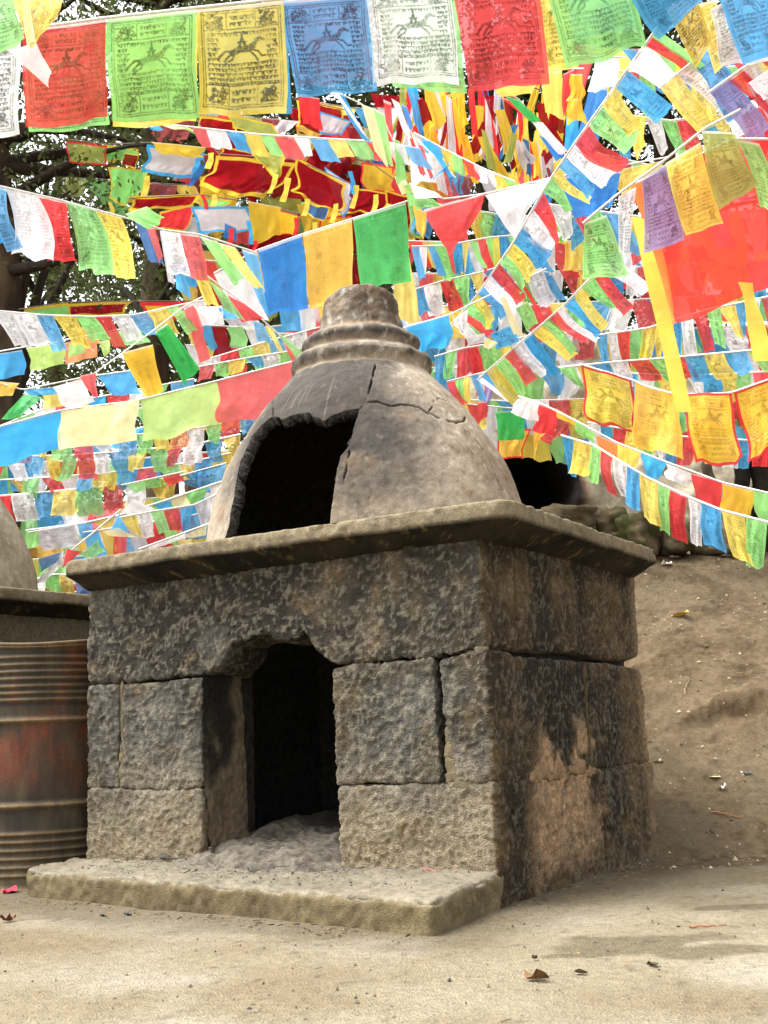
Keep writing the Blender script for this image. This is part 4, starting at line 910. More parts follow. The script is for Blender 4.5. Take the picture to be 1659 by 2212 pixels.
def string(label, pts, d, cols, h, hang=(0, 1), pr='horse', group='strings of prayer flags', mat=None, border=None, ext=(0, 0), rip=1.0, wj=0.22, gap=0.02, hj=0.10, swing=0.22, cord=True, res=1.0, wide=1.0, cr=0.004, thing='prayer_flag_string', curl=0.16, taper=0.0, ties=None, cordmat=None, start=0.0, stop=1.0, hangj=0.24, fold=0.26):
    """one cord with its flags; pts are picture positions of the cord, d the distances, h flag height (in picture units)"""
    P = polyline3(pts, d); cen = P.mean(0)
    T = empty(thing, cen, label, 'prayer flags', group)
    n = len(cols); C2, Ln = resample(P, max(24, 6 * n))
    # cloth weight lets the cord sag a little between its bends
    if cord:
        ext0 = C2[0] + (C2[0] - C2[1]) / np.linalg.norm(C2[0] - C2[1]) * ext[0]; ext1 = C2[-1] + (C2[-1] - C2[-2]) / np.linalg.norm(C2[-1] - C2[-2]) * ext[1]
        cord_part(T, np.concatenate([[ext0], C2, [ext1]]) if ext != (0, 0) else C2, cr, cordmat)
    s = np.linspace(0, 1, len(C2))
    def pos(t): return np.array([np.interp(t, s, C2[:, j]) for j in range(3)])
    wts = 1 + wj * fr.uniform(-1, 1, n); edges = start + (stop - start) * np.concatenate([[0], np.cumsum(wts)]) / wts.sum()
    h0, h1 = (h, h) if np.isscalar(h) else h
    for i, k in enumerate(cols):
        if k == '.': continue
        a, b = edges[i], edges[i + 1]; gp_ = (b - a) * gap; mid = (a + b) / 2
        c0, c1 = a + gp_, b - gp_
        if wide != 1: e = (b - a) * (wide - 1) / 2; c0 -= e; c1 += e
        TL, TR = pos(np.clip(c0, 0, 1)), pos(np.clip(c1, 0, 1)); zf = fr.uniform(-0.012, 0.012) * (wide > 1); TL = TL + CFWD * zf; TR = TR + CFWD * zf
        dep = proj(TL)[2]; hm = (h0 + (h1 - h0) * mid) * (1 + hj * fr.uniform(-1, 1)) * dep / F_PX
        hx, hy = hang; hx = hx + fr.uniform(-hangj, hangj)
        hv = CRIGHT * hx - UP * hy; hv = hv / np.linalg.norm(hv) + CFWD * fr.uniform(-swing, swing)
        hv2 = CRIGHT * (hx + fr.uniform(-0.06, 0.06)) - UP * hy; hv2 = hv2 / np.linalg.norm(hv2) + CFWD * fr.uniform(-swing, swing)
        BL = TL + hv * hm; BR = TR + hv2 * hm
        if fr.random() < fold:
            if fr.random() < 0.5: BR = BR + (BL - BR) * fr.uniform(0.25, 0.6) - hv2 * hm * fr.uniform(0, 0.3)
            else: BL = BL + (BR - BL) * fr.uniform(0.25, 0.6) - hv * hm * fr.uniform(0, 0.3)
        if taper: m2 = (BL + BR) / 2; BL = BL + (m2 - BL) * taper; BR = BR + (m2 - BR) * taper
        flag(T, TL, TR, BR, BL, k, pr, border[i % len(border)] if border else None, rip, mat, res=res, curl=curl * fr.uniform(0.3, 1.2) * fr.choice([-1, 1]))
        if ties:
            for tt, src in ((TL, BL), (TR, BR)):
                ln = hm * fr.uniform(0.25, 0.5); ribbon(T, [src, src - UP * ln * 0.5 + CRIGHT * 0.02, src - UP * ln + CRIGHT * fr.uniform(-0.05, 0.05)], 0.05 * dep / 8, ties[i % len(ties)])
    return T

def quads(label, items, group='strings of prayer flags', cordpts=None, cd=None, mat=None, thing='prayer_flag_string', cordmat=None, cr=0.004):
    """flags given corner by corner: (colour, [(x,y)*4 TL TR BR BL], depths, options)"""
    P0 = at(*items[0][1][0], items[0][2][0] if not np.isscalar(items[0][2]) else items[0][2])
    T = empty(thing, P0, label, 'prayer flags', group)
    for it in items:
        k, q, d = it[:3]; op = it[3] if len(it) > 3 else {}
        dd = [d] * 4 if np.isscalar(d) else d
        flag(T, *[at(x, y, z) for (x, y), z in zip(q, dd)], k, **{**dict(mat=mat), **op})
    if cordpts: cord_part(T, resample(polyline3(cordpts, cd), 30)[0], cr, cordmat)
    return T
def box(x0, x1, y0, y1, sk=0): return [(x0, y0), (x1, y0), (x1 + sk, y1), (x0 + sk, y1)]
NEAR = 'large near prayer flag strings'; LEFT = 'prayer flag strings left of the dome'; RIGHT = 'prayer flag strings right of the dome'; FAR = 'distant dense rows of prayer flags'; SHADE = 'large bordered flags under the trees'
# ---- near rows along the top of the picture
H1 = dict(pr='horse', rip=0.42, bulge=0.02, ink=1.3)
quads('nearest string of large sheer flags along the top, red, green, yellow, blue', [
    ('W', [(-150, 95), (45, 62), (40, 292), (-155, 312)], 2.96, H1), ('R', [(48, 66), (228, 40), (230, 258), (54, 276)], 2.97, H1), ('G', [(232, 42), (424, 20), (428, 256), (240, 266)], 2.97, H1),
    ('Y', [(424, 20), (613, 0), (622, 244), (432, 251)], 2.96, H1), ('B', [(606, 2), (797, -14), (809, 196), (636, 208)], 2.97, H1), ('W', [(788, -22), (968, -38), (1000, 182), (815, 184)], 2.96, H1),
    ('R', [(976, -40), (1160, -62), (1184, 176), (1010, 200)], 2.95, H1), ('G', [(1160, -92), (1340, -120), (1398, 100), (1222, 152)], 2.93, H1)],
    NEAR, [(-160, 92), (230, 38), (430, 16), (613, -4), (800, -20), (980, -40), (1170, -76), (1400, -140)], [2.96, 2.95], M_SHEER)
quads('second sheer string just behind the topmost row, its flags showing as coloured edges', [
    ('G', [(58, 78), (236, 50), (234, 272), (62, 292)], 3.06, H1), ('Y', [(244, 52), (430, 30), (432, 262), (252, 272)], 3.06, H1), ('B', [(440, 28), (618, 8), (628, 242), (448, 250)], 3.06, H1),
    ('R', [(612, 8), (790, -10), (800, 170), (640, 190)], 3.07, H1), ('G', [(805, -14), (985, -30), (1010, 205), (850, 188)], 3.07, H1), ('Y', [(1150, -50), (1215, -62), (1250, 146), (1178, 162)], 3.05, H1), ('B', [(1200, -64), (1330, -84), (1380, 60), (1230, 90)], 3.06, H1)],
    NEAR, [(-160, 100), (240, 46), (440, 24), (618, 4), (800, -14), (1200, -66), (1400, -110)], [3.06, 3.05], M_SHEER)
quads('bunch of tilted flags in the top left corner, pale green and yellow', [
    ('G', [(-60, -30), (22, -30), (52, 84), (-20, 128)], 2.7, H1), ('Y', [(20, -20), (142, -30), (120, 30), (66, 108)], 2.72, dict(rip=0.6)), ('W', [(18, 110), (78, 92), (108, 152), (104, 190)], 2.9, dict(rip=0.4, pr=None)), ('C', [(48, 0), (66, 0), (76, 92), (58, 100)], 2.69, dict(pr=None, hem=False))],
    NEAR, [(-80, -20), (20, -26), (150, -34)], [2.7, 2.7], M_CLOTH)
quads('near blue, yellow and white flags hanging into the top right corner', [
    ('B', [(1330, -80), (1530, -130), (1545, -20), (1424, 84)], 2.85, dict(rip=0.5, bulge=-0.12)), ('M', [(1440, 20), (1500, -20), (1536, 84), (1502, 152)], 3.1, H1), ('Y', [(1500, 10), (1545, 0), (1590, 120), (1545, 160)], 3.2, H1),
    ('B', [(1530, -60), (1640, -80), (1690, 110), (1606, 142)], 2.95, H1), ('W', [(1535, 20), (1640, -40), (1680, 130), (1560, 140)], 3.05, H1), ('B', [(1560, 30), (1680, -10), (1700, 118), (1605, 142)], 3.15, H1)],
    NEAR, [(1300, -60), (1450, -105), (1700, -100)], [2.85, 2.95], M_SHEER)
# ---- left side strings
string('left string of five large flags ending in yellow, above the low tree gap', [(-75, 388), (0, 402), (130, 432), (262, 468)], [4.1, 4.9], 'BBWRGY', (170, 138), (0.22, 1), group=LEFT, wide=1.08, mat=M_SHEER, rip=0.8, fold=0, wj=0.03, hangj=0.04, curl=0.04)
quads('tangled small flags at the knot between the left and middle strings', [
    ('G', [(270, 462), (318, 446), (357, 470), (326, 497)], 4.9, dict(pr=None)), ('R', [(316, 492), (334, 492), (352, 552), (346, 572)], 5.0, dict(pr=None)), ('N', [(292, 478), (330, 492), (352, 570), (318, 560)], 5.1, dict(pr=None)),
    ('W', [(350, 500), (388, 504), (412, 600), (362, 588)], 5.1, {}), ('B', [(372, 560), (400, 588), (414, 646), (382, 624)], 5.15, dict(pr=None)), ('R', [(388, 504), (430, 508), (452, 606), (412, 600)], 5.2, {}), ('E', [(345, 498), (360, 498), (376, 610), (362, 610)], 5.25, dict(pr=None)),
    ('G', [(432, 510), (470, 522), (530, 604), (505, 616)], 5.3, dict(pr=None)), ('Y', [(472, 524), (508, 534), (572, 626), (545, 620)], 5.4, dict(pr=None)), ('B', [(522, 538), (556, 548), (580, 684), (560, 660)], 5.5, dict(pr=None))],
    LEFT, [(262, 468), (300, 478), (350, 496), (430, 506), (500, 528), (556, 546)], [4.9, 5.5], M_CLOTH)
quads('short diagonal string of yellow, green and red pennants left of the blue sheet', [
    ('Y', [(416, 578), (448, 596), (472, 662), (442, 656)], 5.6, {}), ('G', [(452, 606), (486, 632), (528, 690), (486, 672)], 5.65, {}), ('R', [(490, 636), (528, 656), (572, 690), (520, 694)], 5.7, dict(pr=None)), ('B', [(545, 690), (568, 700), (592, 744), (556, 736)], 5.8, {}), ('Y', [(572, 700), (590, 712), (616, 770), (598, 752)], 5.85, dict(pr=None)), ('G', [(598, 720), (616, 728), (660, 768), (636, 768)], 5.9, dict(pr=None)), ('R', [(612, 740), (624, 745), (646, 790), (632, 786)], 5.95, dict(pr=None))],
    LEFT, [(398, 558), (450, 598), (530, 658), (600, 720), (650, 765)], [5.55, 6.0])
quads('string of big printed sheets, blue, golden and deep green, right above the dome', [
    ('U', [(558, 540), (652, 506), (668, 664), (578, 680)], 6.3, dict(pr='sheet', rip=0.45, mat=M_SOLID)), ('A', [(654, 506), (760, 474), (766, 648), (672, 666)], 6.3, dict(pr='sheet', rip=0.4, mat=M_SOLID)), ('D', [(762, 472), (876, 436), (886, 608), (778, 626)], 6.3, dict(pr='sheet', rip=0.5, mat=M_SOLID)),
    ('Y', [(846, 560), (884, 556), (910, 690), (852, 700)], 6.45, dict(pr=None, mat=M_SOLID)), ('W', [(462, 592), (540, 562), (578, 690), (510, 692)], 6.35, dict(pr='sheet', rip=0.8, mat=M_SOLID)), ('Y', [(680, 640), (716, 634), (720, 700), (700, 710)], 6.5, dict(pr=None))],
    LEFT, [(462, 590), (556, 540), (655, 505), (762, 472), (880, 434)], [6.35, 6.3])
string('upper row of small bright flags slanting across below the top row, red to blue', [(414, 274), (560, 290), (720, 300), (830, 306), (908, 322)], [6.6, 6.0], 'RWBYGRWBYGRWB', (52, 48), (0.42, 1), pr=None, group=LEFT, wide=1.06, fold=0.08, hangj=0.12)
quads('white and blue ribbon end of the small upper row', [('W', [(284, 262), (318, 266), (330, 276), (300, 276)], 6.7, dict(pr=None)), ('S', [(312, 268), (344, 272), (352, 282), (328, 282)], 6.7, dict(pr=None)), ('C', [(340, 266), (400, 272), (420, 282), (372, 278)], 6.7, dict(pr=None)), ('G', [(388, 270), (402, 272), (425, 290), (412, 286)], 6.7, dict(pr=None))], LEFT, [(280, 260), (414, 274)], [6.7, 6.6])
string('left row of slanted flags under the tree gap, white blue yellow green red', [(-20, 670), (90, 680), (200, 684), (290, 680), (400, 656), (440, 648)], [5.4, 6.0], 'WWBYGRWBYGRW', (88, 70), (0.62, 1), group=LEFT, wide=1.05, mat=M_SHEER)
quads('row of pale flags just below the slanted left row: blue, lime, orange', [
    ('B', [(-30, 768), (48, 756), (56, 808), (-20, 822)], 6.4, dict(pr=None)), ('L', [(56, 752), (132, 738), (146, 786), (72, 800)], 6.4, dict(pr=None)), ('O', [(136, 742), (208, 722), (216, 768), (148, 784)], 6.45, dict(pr=None)), ('G', [(150, 742), (178, 738), (186, 760), (150, 772)], 6.38, dict(pr=None)), ('O', [(166, 706), (208, 712), (214, 742), (170, 740)], 6.5, dict(pr=None)), ('G', [(232, 720), (300, 706), (318, 740), (240, 752)], 6.5, dict(pr=None)), ('L', [(212, 738), (236, 734), (238, 760), (226, 770)], 6.5, dict(pr=None))],
    LEFT, [(-30, 764), (130, 736), (300, 704)], [6.4, 6.5], M_SHEER)
quads('three tilted printed sheets, golden, deep green and crimson, left of the dome', [
    ('A', [(262, 762), (330, 744), (356, 846), (316, 856)], 5.6, dict(pr='sheet', rip=0.5, mat=M_SOLID)), ('D', [(334, 716), (360, 698), (432, 794), (400, 832)], 5.7, dict(pr='sheet', rip=0.8, mat=M_SOLID)), ('R', [(396, 664), (416, 654), (452, 770), (430, 788)], 5.8, dict(pr=None, rip=1.0, mat=M_SOLID))],
    LEFT, [(205, 806), (262, 764), (334, 712), (400, 660), (440, 640)], [5.5, 5.9])
quads('flags above the tilted sheets: white strip, pink and blue corners', [('W', [(420, 664), (480, 660), (486, 700), (432, 706)], 6.2, dict(pr=None)), ('S', [(470, 664), (500, 668), (512, 688), (486, 690)], 6.2, dict(pr=None)), ('E', [(485, 690), (520, 686), (545, 704), (500, 706)], 6.25, {}), ('W', [(510, 690), (545, 692), (558, 712), (530, 712)], 6.3, dict(pr=None))], LEFT, [(410, 660), (560, 695)], [6.2, 6.3])
string('broad plain banners sloping up to the dome: blue, cream, lime and red', [(-40, 932), (128, 886), (290, 866), (462, 824), (634, 780)], [6.2, 6.3], 'SCLR', (78, 108), (0.03, 1), pr=None, group=LEFT, mat=M_SOLID, wj=0.02, gap=0.003, rip=0.9, swing=0.05, hangj=0.02, fold=0, hj=0.03, curl=0.03)
quads('white and blue cloths with a red knot above the cream banner', [
    ('S', [(50, 842), (116, 836), (120, 852), (62, 856)], 6.6, dict(pr=None)), ('W', [(114, 836), (176, 818), (202, 868), (142, 884)], 6.6, dict(pr=None, mat=M_SOLID)), ('R', [(172, 812), (208, 804), (206, 858), (200, 860)], 6.55, dict(pr=None, mat=M_SOLID)), ('S', [(208, 808), (288, 800), (306, 850), (250, 854)], 6.6, dict(pr=None, mat=M_SOLID)), ('Y', [(92, 848), (130, 844), (142, 876), (94, 884)], 6.7, dict(pr=None)), ('A', [(-20, 822), (42, 828), (30, 854), (-20, 860)], 6.6, dict(pr=None)), ('D', [(52, 850), (92, 858), (40, 902), (0, 908)], 6.7, dict(pr=None))],
    LEFT, [(-20, 822), (50, 842), (175, 816), (300, 798)], [6.6, 6.6])
string('thin row of tiny flags edging the top of the plain banners', [(-20, 928), (100, 880), (250, 850), (420, 818)], [6.9, 6.9], 'RGWRYSRWGB', 26, (0.1, 1), pr=None, group=LEFT)
string('small flag row between the tilted sheets and the dome shoulder', [(440, 778), (560, 742), (700, 704)], [7.0, 7.0], 'WRGYBWR', 32, (0.05, 1), group=LEFT)
string('lower small flag row touching the lime and red banners', [(430, 792), (540, 772), (640, 756)], [6.8, 6.8], 'RGYBWG', 30, (0.05, 1), group=LEFT)
# ---- lower left dense rows
string('pale sheer row just under the plain banners', [(-20, 958), (140, 946), (300, 938), (440, 922), (560, 890)], [6.6, 6.7], 'WPYGRWBGYOWGRB', 44, (0.03, 1), group=LEFT, mat=M_SHEER)
string('bright sky-blue and orange cloths behind the pale row left of the dome', [(150, 950), (260, 935), (380, 905), (560, 862)], [7.2, 7.2], 'SSSBOGR', 40, (0.03, 1), pr=None, group=LEFT, mat=M_SOLID)
string('second sheer row under the banners on a white ribbon', [(-30, 986), (150, 984), (300, 972), (420, 960), (520, 938)], [7.2, 6.6], 'RWBYGRWBYGRWBY', (54, 46), (0.04, 1), group=LEFT, mat=M_SHEER, cr=0.006)
string('third row under the banners, blue and ochre against the dome', [(-30, 1038), (120, 1030), (260, 1018), (400, 1000), (500, 978)], [7.6, 6.8], 'BMGRWBYBRGYBM', (44, 40), (0.05, 1), group=LEFT, mat=M_SHEER)
string('row of larger printed flags left of the dome foot, white blue yellow green red', [(-20, 1072), (100, 1062), (260, 1046), (380, 1030), (490, 1000)], [7.6, 6.8], 'RWBYGRWMBB', (64, 50), (0.18, 1), group=LEFT, wide=1.04)
quads('green and red scraps stuck over the printed row beside the dome', [('G', [(268, 1046), (310, 1038), (318, 1058), (296, 1064)], 6.74, dict(pr=None)), ('R', [(350, 1030), (384, 1020), (398, 1038), (364, 1050)], 6.755, dict(pr=None)), ('G', [(310, 1036), (350, 1030), (346, 1052), (318, 1056)], 6.77, {})], LEFT, [(262, 1048), (400, 1018)], [6.6, 6.6])
string('white ribbon row with a blue flag, just above the cornice corner at left', [(56, 1146), (180, 1130), (260, 1112), (360, 1080), (486, 1038)], [7.2, 6.6], 'GRWBYWWSCGW', (36, 34), (0.2, 1), pr=None, group=LEFT, mat=M_SOLID, cr=0.006)
quads('diagonal ribbon with blue pennant rising from the left cornice corner', [
    ('W', [(262, 1106), (286, 1078), (336, 1098), (306, 1124)], 6.56, dict(pr=None, mat=M_SOLID)), ('S', [(240, 1142), (258, 1106), (278, 1148), (258, 1152)], 6.545, dict(pr=None, mat=M_SOLID)), ('C', [(222, 1148), (256, 1140), (296, 1162), (234, 1158)], 6.53, dict(pr=None)), ('G', [(176, 1196), (212, 1166), (224, 1194), (190, 1210)], 6.515, {}), ('R', [(134, 1228), (142, 1186), (178, 1190), (140, 1222)], 6.5, dict(pr=None, mat=M_SOLID)), ('W', [(80, 1254), (138, 1188), (136, 1220), (90, 1262)], 6.5, {})],
    LEFT, [(78, 1262), (140, 1200), (200, 1152), (262, 1100)], [6.6, 6.4], cr=0.005)
quads('grey-white printed flag hanging low between the two furnaces', [('E', [(82, 1146), (160, 1134), (172, 1176), (88, 1190)], 6.71, dict(mat=M_SOLID)), ('A', [(78, 1176), (124, 1172), (126, 1196), (84, 1212)], 6.77, dict(pr=None)), ('A', [(160, 1172), (205, 1150), (212, 1166), (172, 1196)], 6.77, dict(pr=None)), ('N', [(84, 1206), (132, 1192), (130, 1210), (88, 1236)], 6.5, dict(pr=None))], LEFT, [(60, 1150), (170, 1132)], [7.0, 7.0])
string('mixed row of overlapping flags tucked behind the cornice, white and red', [(258, 1118), (330, 1104), (420, 1090), (480, 1062)], [6.1, 6.3], 'YWGRBEW', (58, 52), (0.25, 1), group=LEFT)
string('darker row behind the cornice, red green and ochre', [(180, 1150), (300, 1132), (420, 1112), (470, 1095)], [6.6, 6.8], 'BMRERGNBW', (64, 50), (0.2, 1), group=LEFT, pr=None)
quads('white cloth strip with a cream end lying along the cornice top', [('W', [(318, 1180), (400, 1150), (408, 1160), (330, 1186)], 5.9, dict(pr=None)), ('C', [(398, 1156), (450, 1132), (440, 1158), (412, 1164)], 5.9, {})], LEFT, [(300, 1186), (460, 1128)], [5.9, 5.9])
string('low row of flags seen in the gap between the two furnaces', [(70, 1252), (120, 1240), (200, 1244)], [7.4, 7.0], 'WGMN', 44, (0.1, 1), group=LEFT)
string('lowest row in the gap between the furnaces, blue and orange', [(70, 1282), (130, 1284), (200, 1272)], [7.6, 7.2], 'WNGAB', 44, (0.1, 1), pr=None, group=LEFT)
for i, (y0, y1, cols, lb) in enumerate(((1000, 960, 'GBWRYGBWRYGB', 'backing row of faded flags behind the white ribbon row at left'), (1100, 1040, 'YGBWRYGBWRY', 'backing row of flags low behind the printed row at left'), (1160, 1090, 'BRYGWBRYGWB', 'backing row of flags just above the left cornice'), (1215, 1150, 'RYGBWRYGBW', 'backing row behind the gap between the furnaces'), (1275, 1210, 'GBMRGNBWYR', 'lowest backing row behind the gap between the furnaces'), (905, 840, 'WGBRYWGBRYWB', 'backing row of flags behind the cream and lime banners'))):
    string(lb, [(-40, y0), (280, (y0 + y1) / 2 + 12), (620, y1)], [8.2 + 0.2 * (i % 3), 8.0], cols, 70, (0.08, 1), group=FAR, wide=1.2, pr=None if i % 2 else 'horse')
# ---- big bordered flags in the shade of the trees
SB = dict(border='M', rip=2.0, pr=None, mat=M_SOLID, bw=0.045)
def ties(T, lst):
    for (x0, y0, x1, y1, w, k, d) in lst: ribbon(T, [at(x0, y0, d), at((x0 + x1) / 2 + 3, (y0 + y1) / 2, d), at(x1, y1, d)], w * d / F_PX, k)
T = quads('dark red bordered banners strung in the shade, centre of the upper left', [
    ('K', [(466, 336), (640, 352), (600, 430), (462, 414)], 7.6, SB), ('K', [(640, 338), (748, 398), (722, 462), (622, 412)], 7.5, SB), ('V', [(538, 322), (620, 336), (586, 380), (560, 360)], 7.4, SB), ('K', [(430, 250), (520, 262), (500, 290), (420, 286)], 7.9, SB), ('K', [(478, 316), (560, 330), (540, 356), (470, 345)], 7.8, SB), ('V', [(490, 246), (590, 268), (600, 300), (500, 280)], 7.8, SB), ('E', [(700, 360), (760, 400), (760, 430), (740, 470)], 7.7, dict(border='B', pr=None))],
    SHADE, [(420, 250), (470, 332), (640, 345), (760, 398)], [7.8, 7.4], cordmat=M_DCORD)
ties(T, [(456, 330, 448, 364, 14, 'Y', 7.4), (596, 376, 582, 418, 12, 'Y', 7.3), (622, 384, 610, 436, 14, 'Y', 7.3), (664, 430, 656, 466, 12, 'Y', 7.3), (726, 440, 716, 482, 12, 'Y', 7.3), (462, 420, 460, 446, 12, 'Y', 7.4)])
T = quads('faded yellow and pale green bordered flags beside the left tree', [
    ('V', [(142, 304), (232, 314), (226, 360), (146, 352)], 8.4, dict(border='R', pr=None)), ('G', [(232, 360), (322, 366), (300, 432), (240, 438)], 8.3, SB), ('G', [(222, 310), (300, 322), (280, 355), (224, 346)], 8.5, SB), ('E', [(318, 312), (442, 326), (430, 392), (316, 376)], 8.2, dict(border='B', pr=None, mat=M_SOLID)), ('M', [(326, 306), (444, 318), (436, 340), (350, 334)], 8.1, dict(pr=None, mat=M_SOLID)), ('K', [(268, 330), (300, 334), (292, 366), (262, 356)], 8.25, dict(border='Y', pr=None))],
    SHADE, [(120, 298), (232, 312), (320, 308), (450, 320)], [8.4, 8.1], cordmat=M_DCORD)
ties(T, [(236, 436, 244, 468, 10, 'Y', 8.2), (318, 380, 308, 430, 14, 'Y', 8.1), (440, 352, 410, 402, 16, 'N', 8.1), (428, 340, 418, 372, 12, 'B', 8.0)])
T = quads('lower shaded banners: red with yellow edge, white with blue edge, golden with red edge', [
    ('K', [(288, 424), (438, 418), (424, 446), (296, 458)], 7.9, SB), ('R', [(344, 458), (418, 440), (406, 500), (338, 492)], 7.8, SB), ('E', [(412, 446), (536, 446), (542, 500), (424, 506)], 7.6, dict(border='B', pr=None, mat=M_SOLID, bw=0.05)), ('M', [(536, 434), (606, 448), (612, 506), (548, 528)], 7.5, dict(pr=None, mat=M_SOLID)), ('A', [(598, 452), (646, 466), (640, 510), (590, 506)], 7.6, dict(border='R', pr=None, mat=M_SOLID)), ('G', [(432, 428), (500, 432), (498, 448), (440, 446)], 7.9, SB), ('N', [(486, 480), (510, 492), (512, 524), (482, 512)], 7.4, dict(pr=None))],
    SHADE, [(280, 428), (430, 420), (540, 436), (650, 462)], [7.9, 7.5], cordmat=M_DCORD)
ties(T, [(500, 494, 492, 536, 12, 'R', 7.3), (536, 476, 542, 528, 10, 'B', 7.3), (552, 520, 548, 540, 10, 'R', 7.3), (436, 420, 446, 452, 10, 'R', 7.6), (640, 470, 636, 512, 10, 'R', 7.3)])
T = quads('row of bordered flags low behind the left strings, pale green, red and gold', [
    ('G', [(50, 668), (146, 652), (150, 690), (56, 690)], 8.6, SB), ('K', [(148, 656), (284, 650), (280, 682), (154, 686)], 8.6, SB), ('A', [(302, 652), (450, 652), (430, 694), (306, 690)], 8.4, dict(border='R', pr=None, mat=M_SOLID))], SHADE, [(40, 668), (150, 652), (300, 650), (460, 650)], [8.6, 8.4], cordmat=M_DCORD)
T = quads('shaded banners with yellow edges behind the centre, above the deep green sheet', [
    ('K', [(640, 216), (740, 232), (730, 290), (636, 280)], 8.6, SB), ('R', [(644, 205), (690, 212), (694, 284), (650, 262)], 6.9, dict(pr=None, mat=M_SOLID)), ('E', [(690, 240), (760, 262), (740, 296), (694, 290)], 8.4, dict(border='B', pr=None)), ('K', [(740, 400), (850, 420), (830, 470), (742, 462)], 8.3, SB), ('M', [(780, 350), (860, 360), (850, 420), (784, 410)], 8.5, dict(border='R', pr=None, mat=M_SOLID)), ('K', [(830, 410), (905, 430), (900, 500), (840, 470)], 8.2, SB), ('V', [(860, 460), (910, 470), (906, 520), (866, 510)], 8.3, SB), ('N', [(670, 400), (720, 420), (700, 480), (660, 460)], 8.5, dict(border='Y', pr=None)), ('A', [(690, 470), (760, 465), (756, 500), (690, 510)], 8.6, dict(border='R', pr=None))],
    SHADE, [(636, 214), (760, 240), (800, 350), (910, 430)], [8.6, 8.2], cordmat=M_DCORD)
ties(T, [(840, 440, 836, 480, 12, 'Y', 8.0), (812, 420, 806, 460, 12, 'Y', 8.0), (770, 400, 760, 450, 12, 'Y', 8.0), (860, 480, 852, 520, 10, 'R', 8.0), (756, 370, 764, 420, 10, 'B', 8.0), (680, 480, 676, 520, 12, 'Y', 8.0)])
SD = dict(rip=2.6, pr=None, mat=M_SOLID, hem=False, res=1.6)
T = quads('heavy drooping drapes of dark red and gold bunched in the shade left of centre', [
    ('K', [(440, 296), (560, 300), (540, 420), (452, 396)], 8.9, SD), ('K', [(560, 300), (700, 330), (690, 440), (566, 420)], 8.95, SD), ('M', [(430, 380), (520, 400), (500, 480), (440, 470)], 8.8, SD), ('K', [(690, 330), (820, 372), (800, 470), (700, 450)], 8.9, SD), ('M', [(640, 440), (740, 450), (720, 520), (660, 530)], 8.7, SD), ('K', [(740, 440), (880, 470), (860, 540), (752, 520)], 8.8, SD), ('V', [(560, 420), (650, 430), (640, 500), (570, 500)], 8.85, SD), ('K', [(520, 470), (640, 490), (640, 560), (540, 550)], 9.0, SD), ('K', [(620, 230), (760, 250), (760, 340), (640, 330)], 9.1, SD), ('N', [(780, 300), (880, 310), (860, 400), (790, 390)], 9.0, SD), ('K', [(800, 200), (900, 210), (890, 300), (812, 300)], 9.2, SD)],
    SHADE, [(430, 296), (560, 298), (700, 328), (890, 372)], [8.9, 8.9], cordmat=M_DCORD)
# ---- centre top: steep strings and the hanging mass
quads('steep string of blue, white, yellow and red streamers dropping right of centre', [
    ('B', [(724, 200), (740, 200), (802, 310), (780, 298)], 6.0, dict(pr=None)), ('W', [(716, 196), (730, 200), (796, 300), (784, 290)], 5.98, dict(pr=None)), ('C', [(780, 224), (806, 234), (842, 366), (812, 330)], 6.0, dict(pr=None)), ('G', [(806, 232), (830, 246), (852, 360), (834, 352)], 6.05, dict(pr=None)), ('R', [(828, 215), (845, 222), (856, 372), (848, 376)], 6.1, dict(pr=None)), ('W', [(845, 212), (862, 222), (890, 300), (874, 290)], 6.1, dict(pr=None)), ('U', [(866, 224), (880, 232), (893, 274), (886, 282)], 6.15, dict(pr=None)),
    ('G', [(852, 300), (864, 306), (880, 390), (856, 396)], 6.1, dict(pr=None)), ('W', [(878, 270), (896, 296), (924, 388), (890, 398)], 6.2, dict(pr=None)), ('R', [(876, 268), (888, 288), (922, 380), (908, 376)], 6.15, dict(pr=None)), ('C', [(852, 380), (870, 384), (900, 416), (866, 420)], 6.2, dict(pr=None)), ('G', [(872, 400), (884, 396), (896, 440), (884, 446)], 6.2, dict(pr=None))],
    RIGHT, [(716, 194), (780, 224), (830, 262), (862, 330), (880, 400)], [6.0, 6.2])
quads('string with big red and white cloths above the green sheet', [
    ('R', [(916, 452), (1052, 416), (1024, 462), (962, 552)], 5.6, dict(pr=None, rip=0.9, mat=M_SOLID)), ('W', [(1048, 422), (1190, 384), (1148, 452), (1116, 512)], 5.7, dict(pr='sheet', rip=0.5, mat=M_SOLID)), ('G', [(888, 420), (936, 430), (958, 446), (902, 452)], 5.5, {}), ('W', [(884, 396), (940, 414), (958, 428), (900, 430)], 5.45, dict(pr=None)), ('A', [(890, 440), (922, 460), (916, 520), (900, 494)], 5.6, dict(pr=None)), ('U', [(1192, 384), (1342, 370), (1318, 440), (1240, 480)], 5.75, dict(pr=None, mat=M_SOLID)), ('Y', [(1338, 366), (1440, 345), (1390, 400), (1340, 420)], 5.8, {})],
    RIGHT, [(884, 396), (960, 430), (1050, 418), (1190, 384), (1440, 340)], [5.5, 5.8])
string('white ribbon string running from the centre down to the big white cloth', [(894, 286), (960, 322), (1040, 362), (1112, 392)], [6.6, 6.2], 'ESBYGRWWYG', (60, 34), (0.35, 1), pr=None, group=RIGHT, wide=1.1)
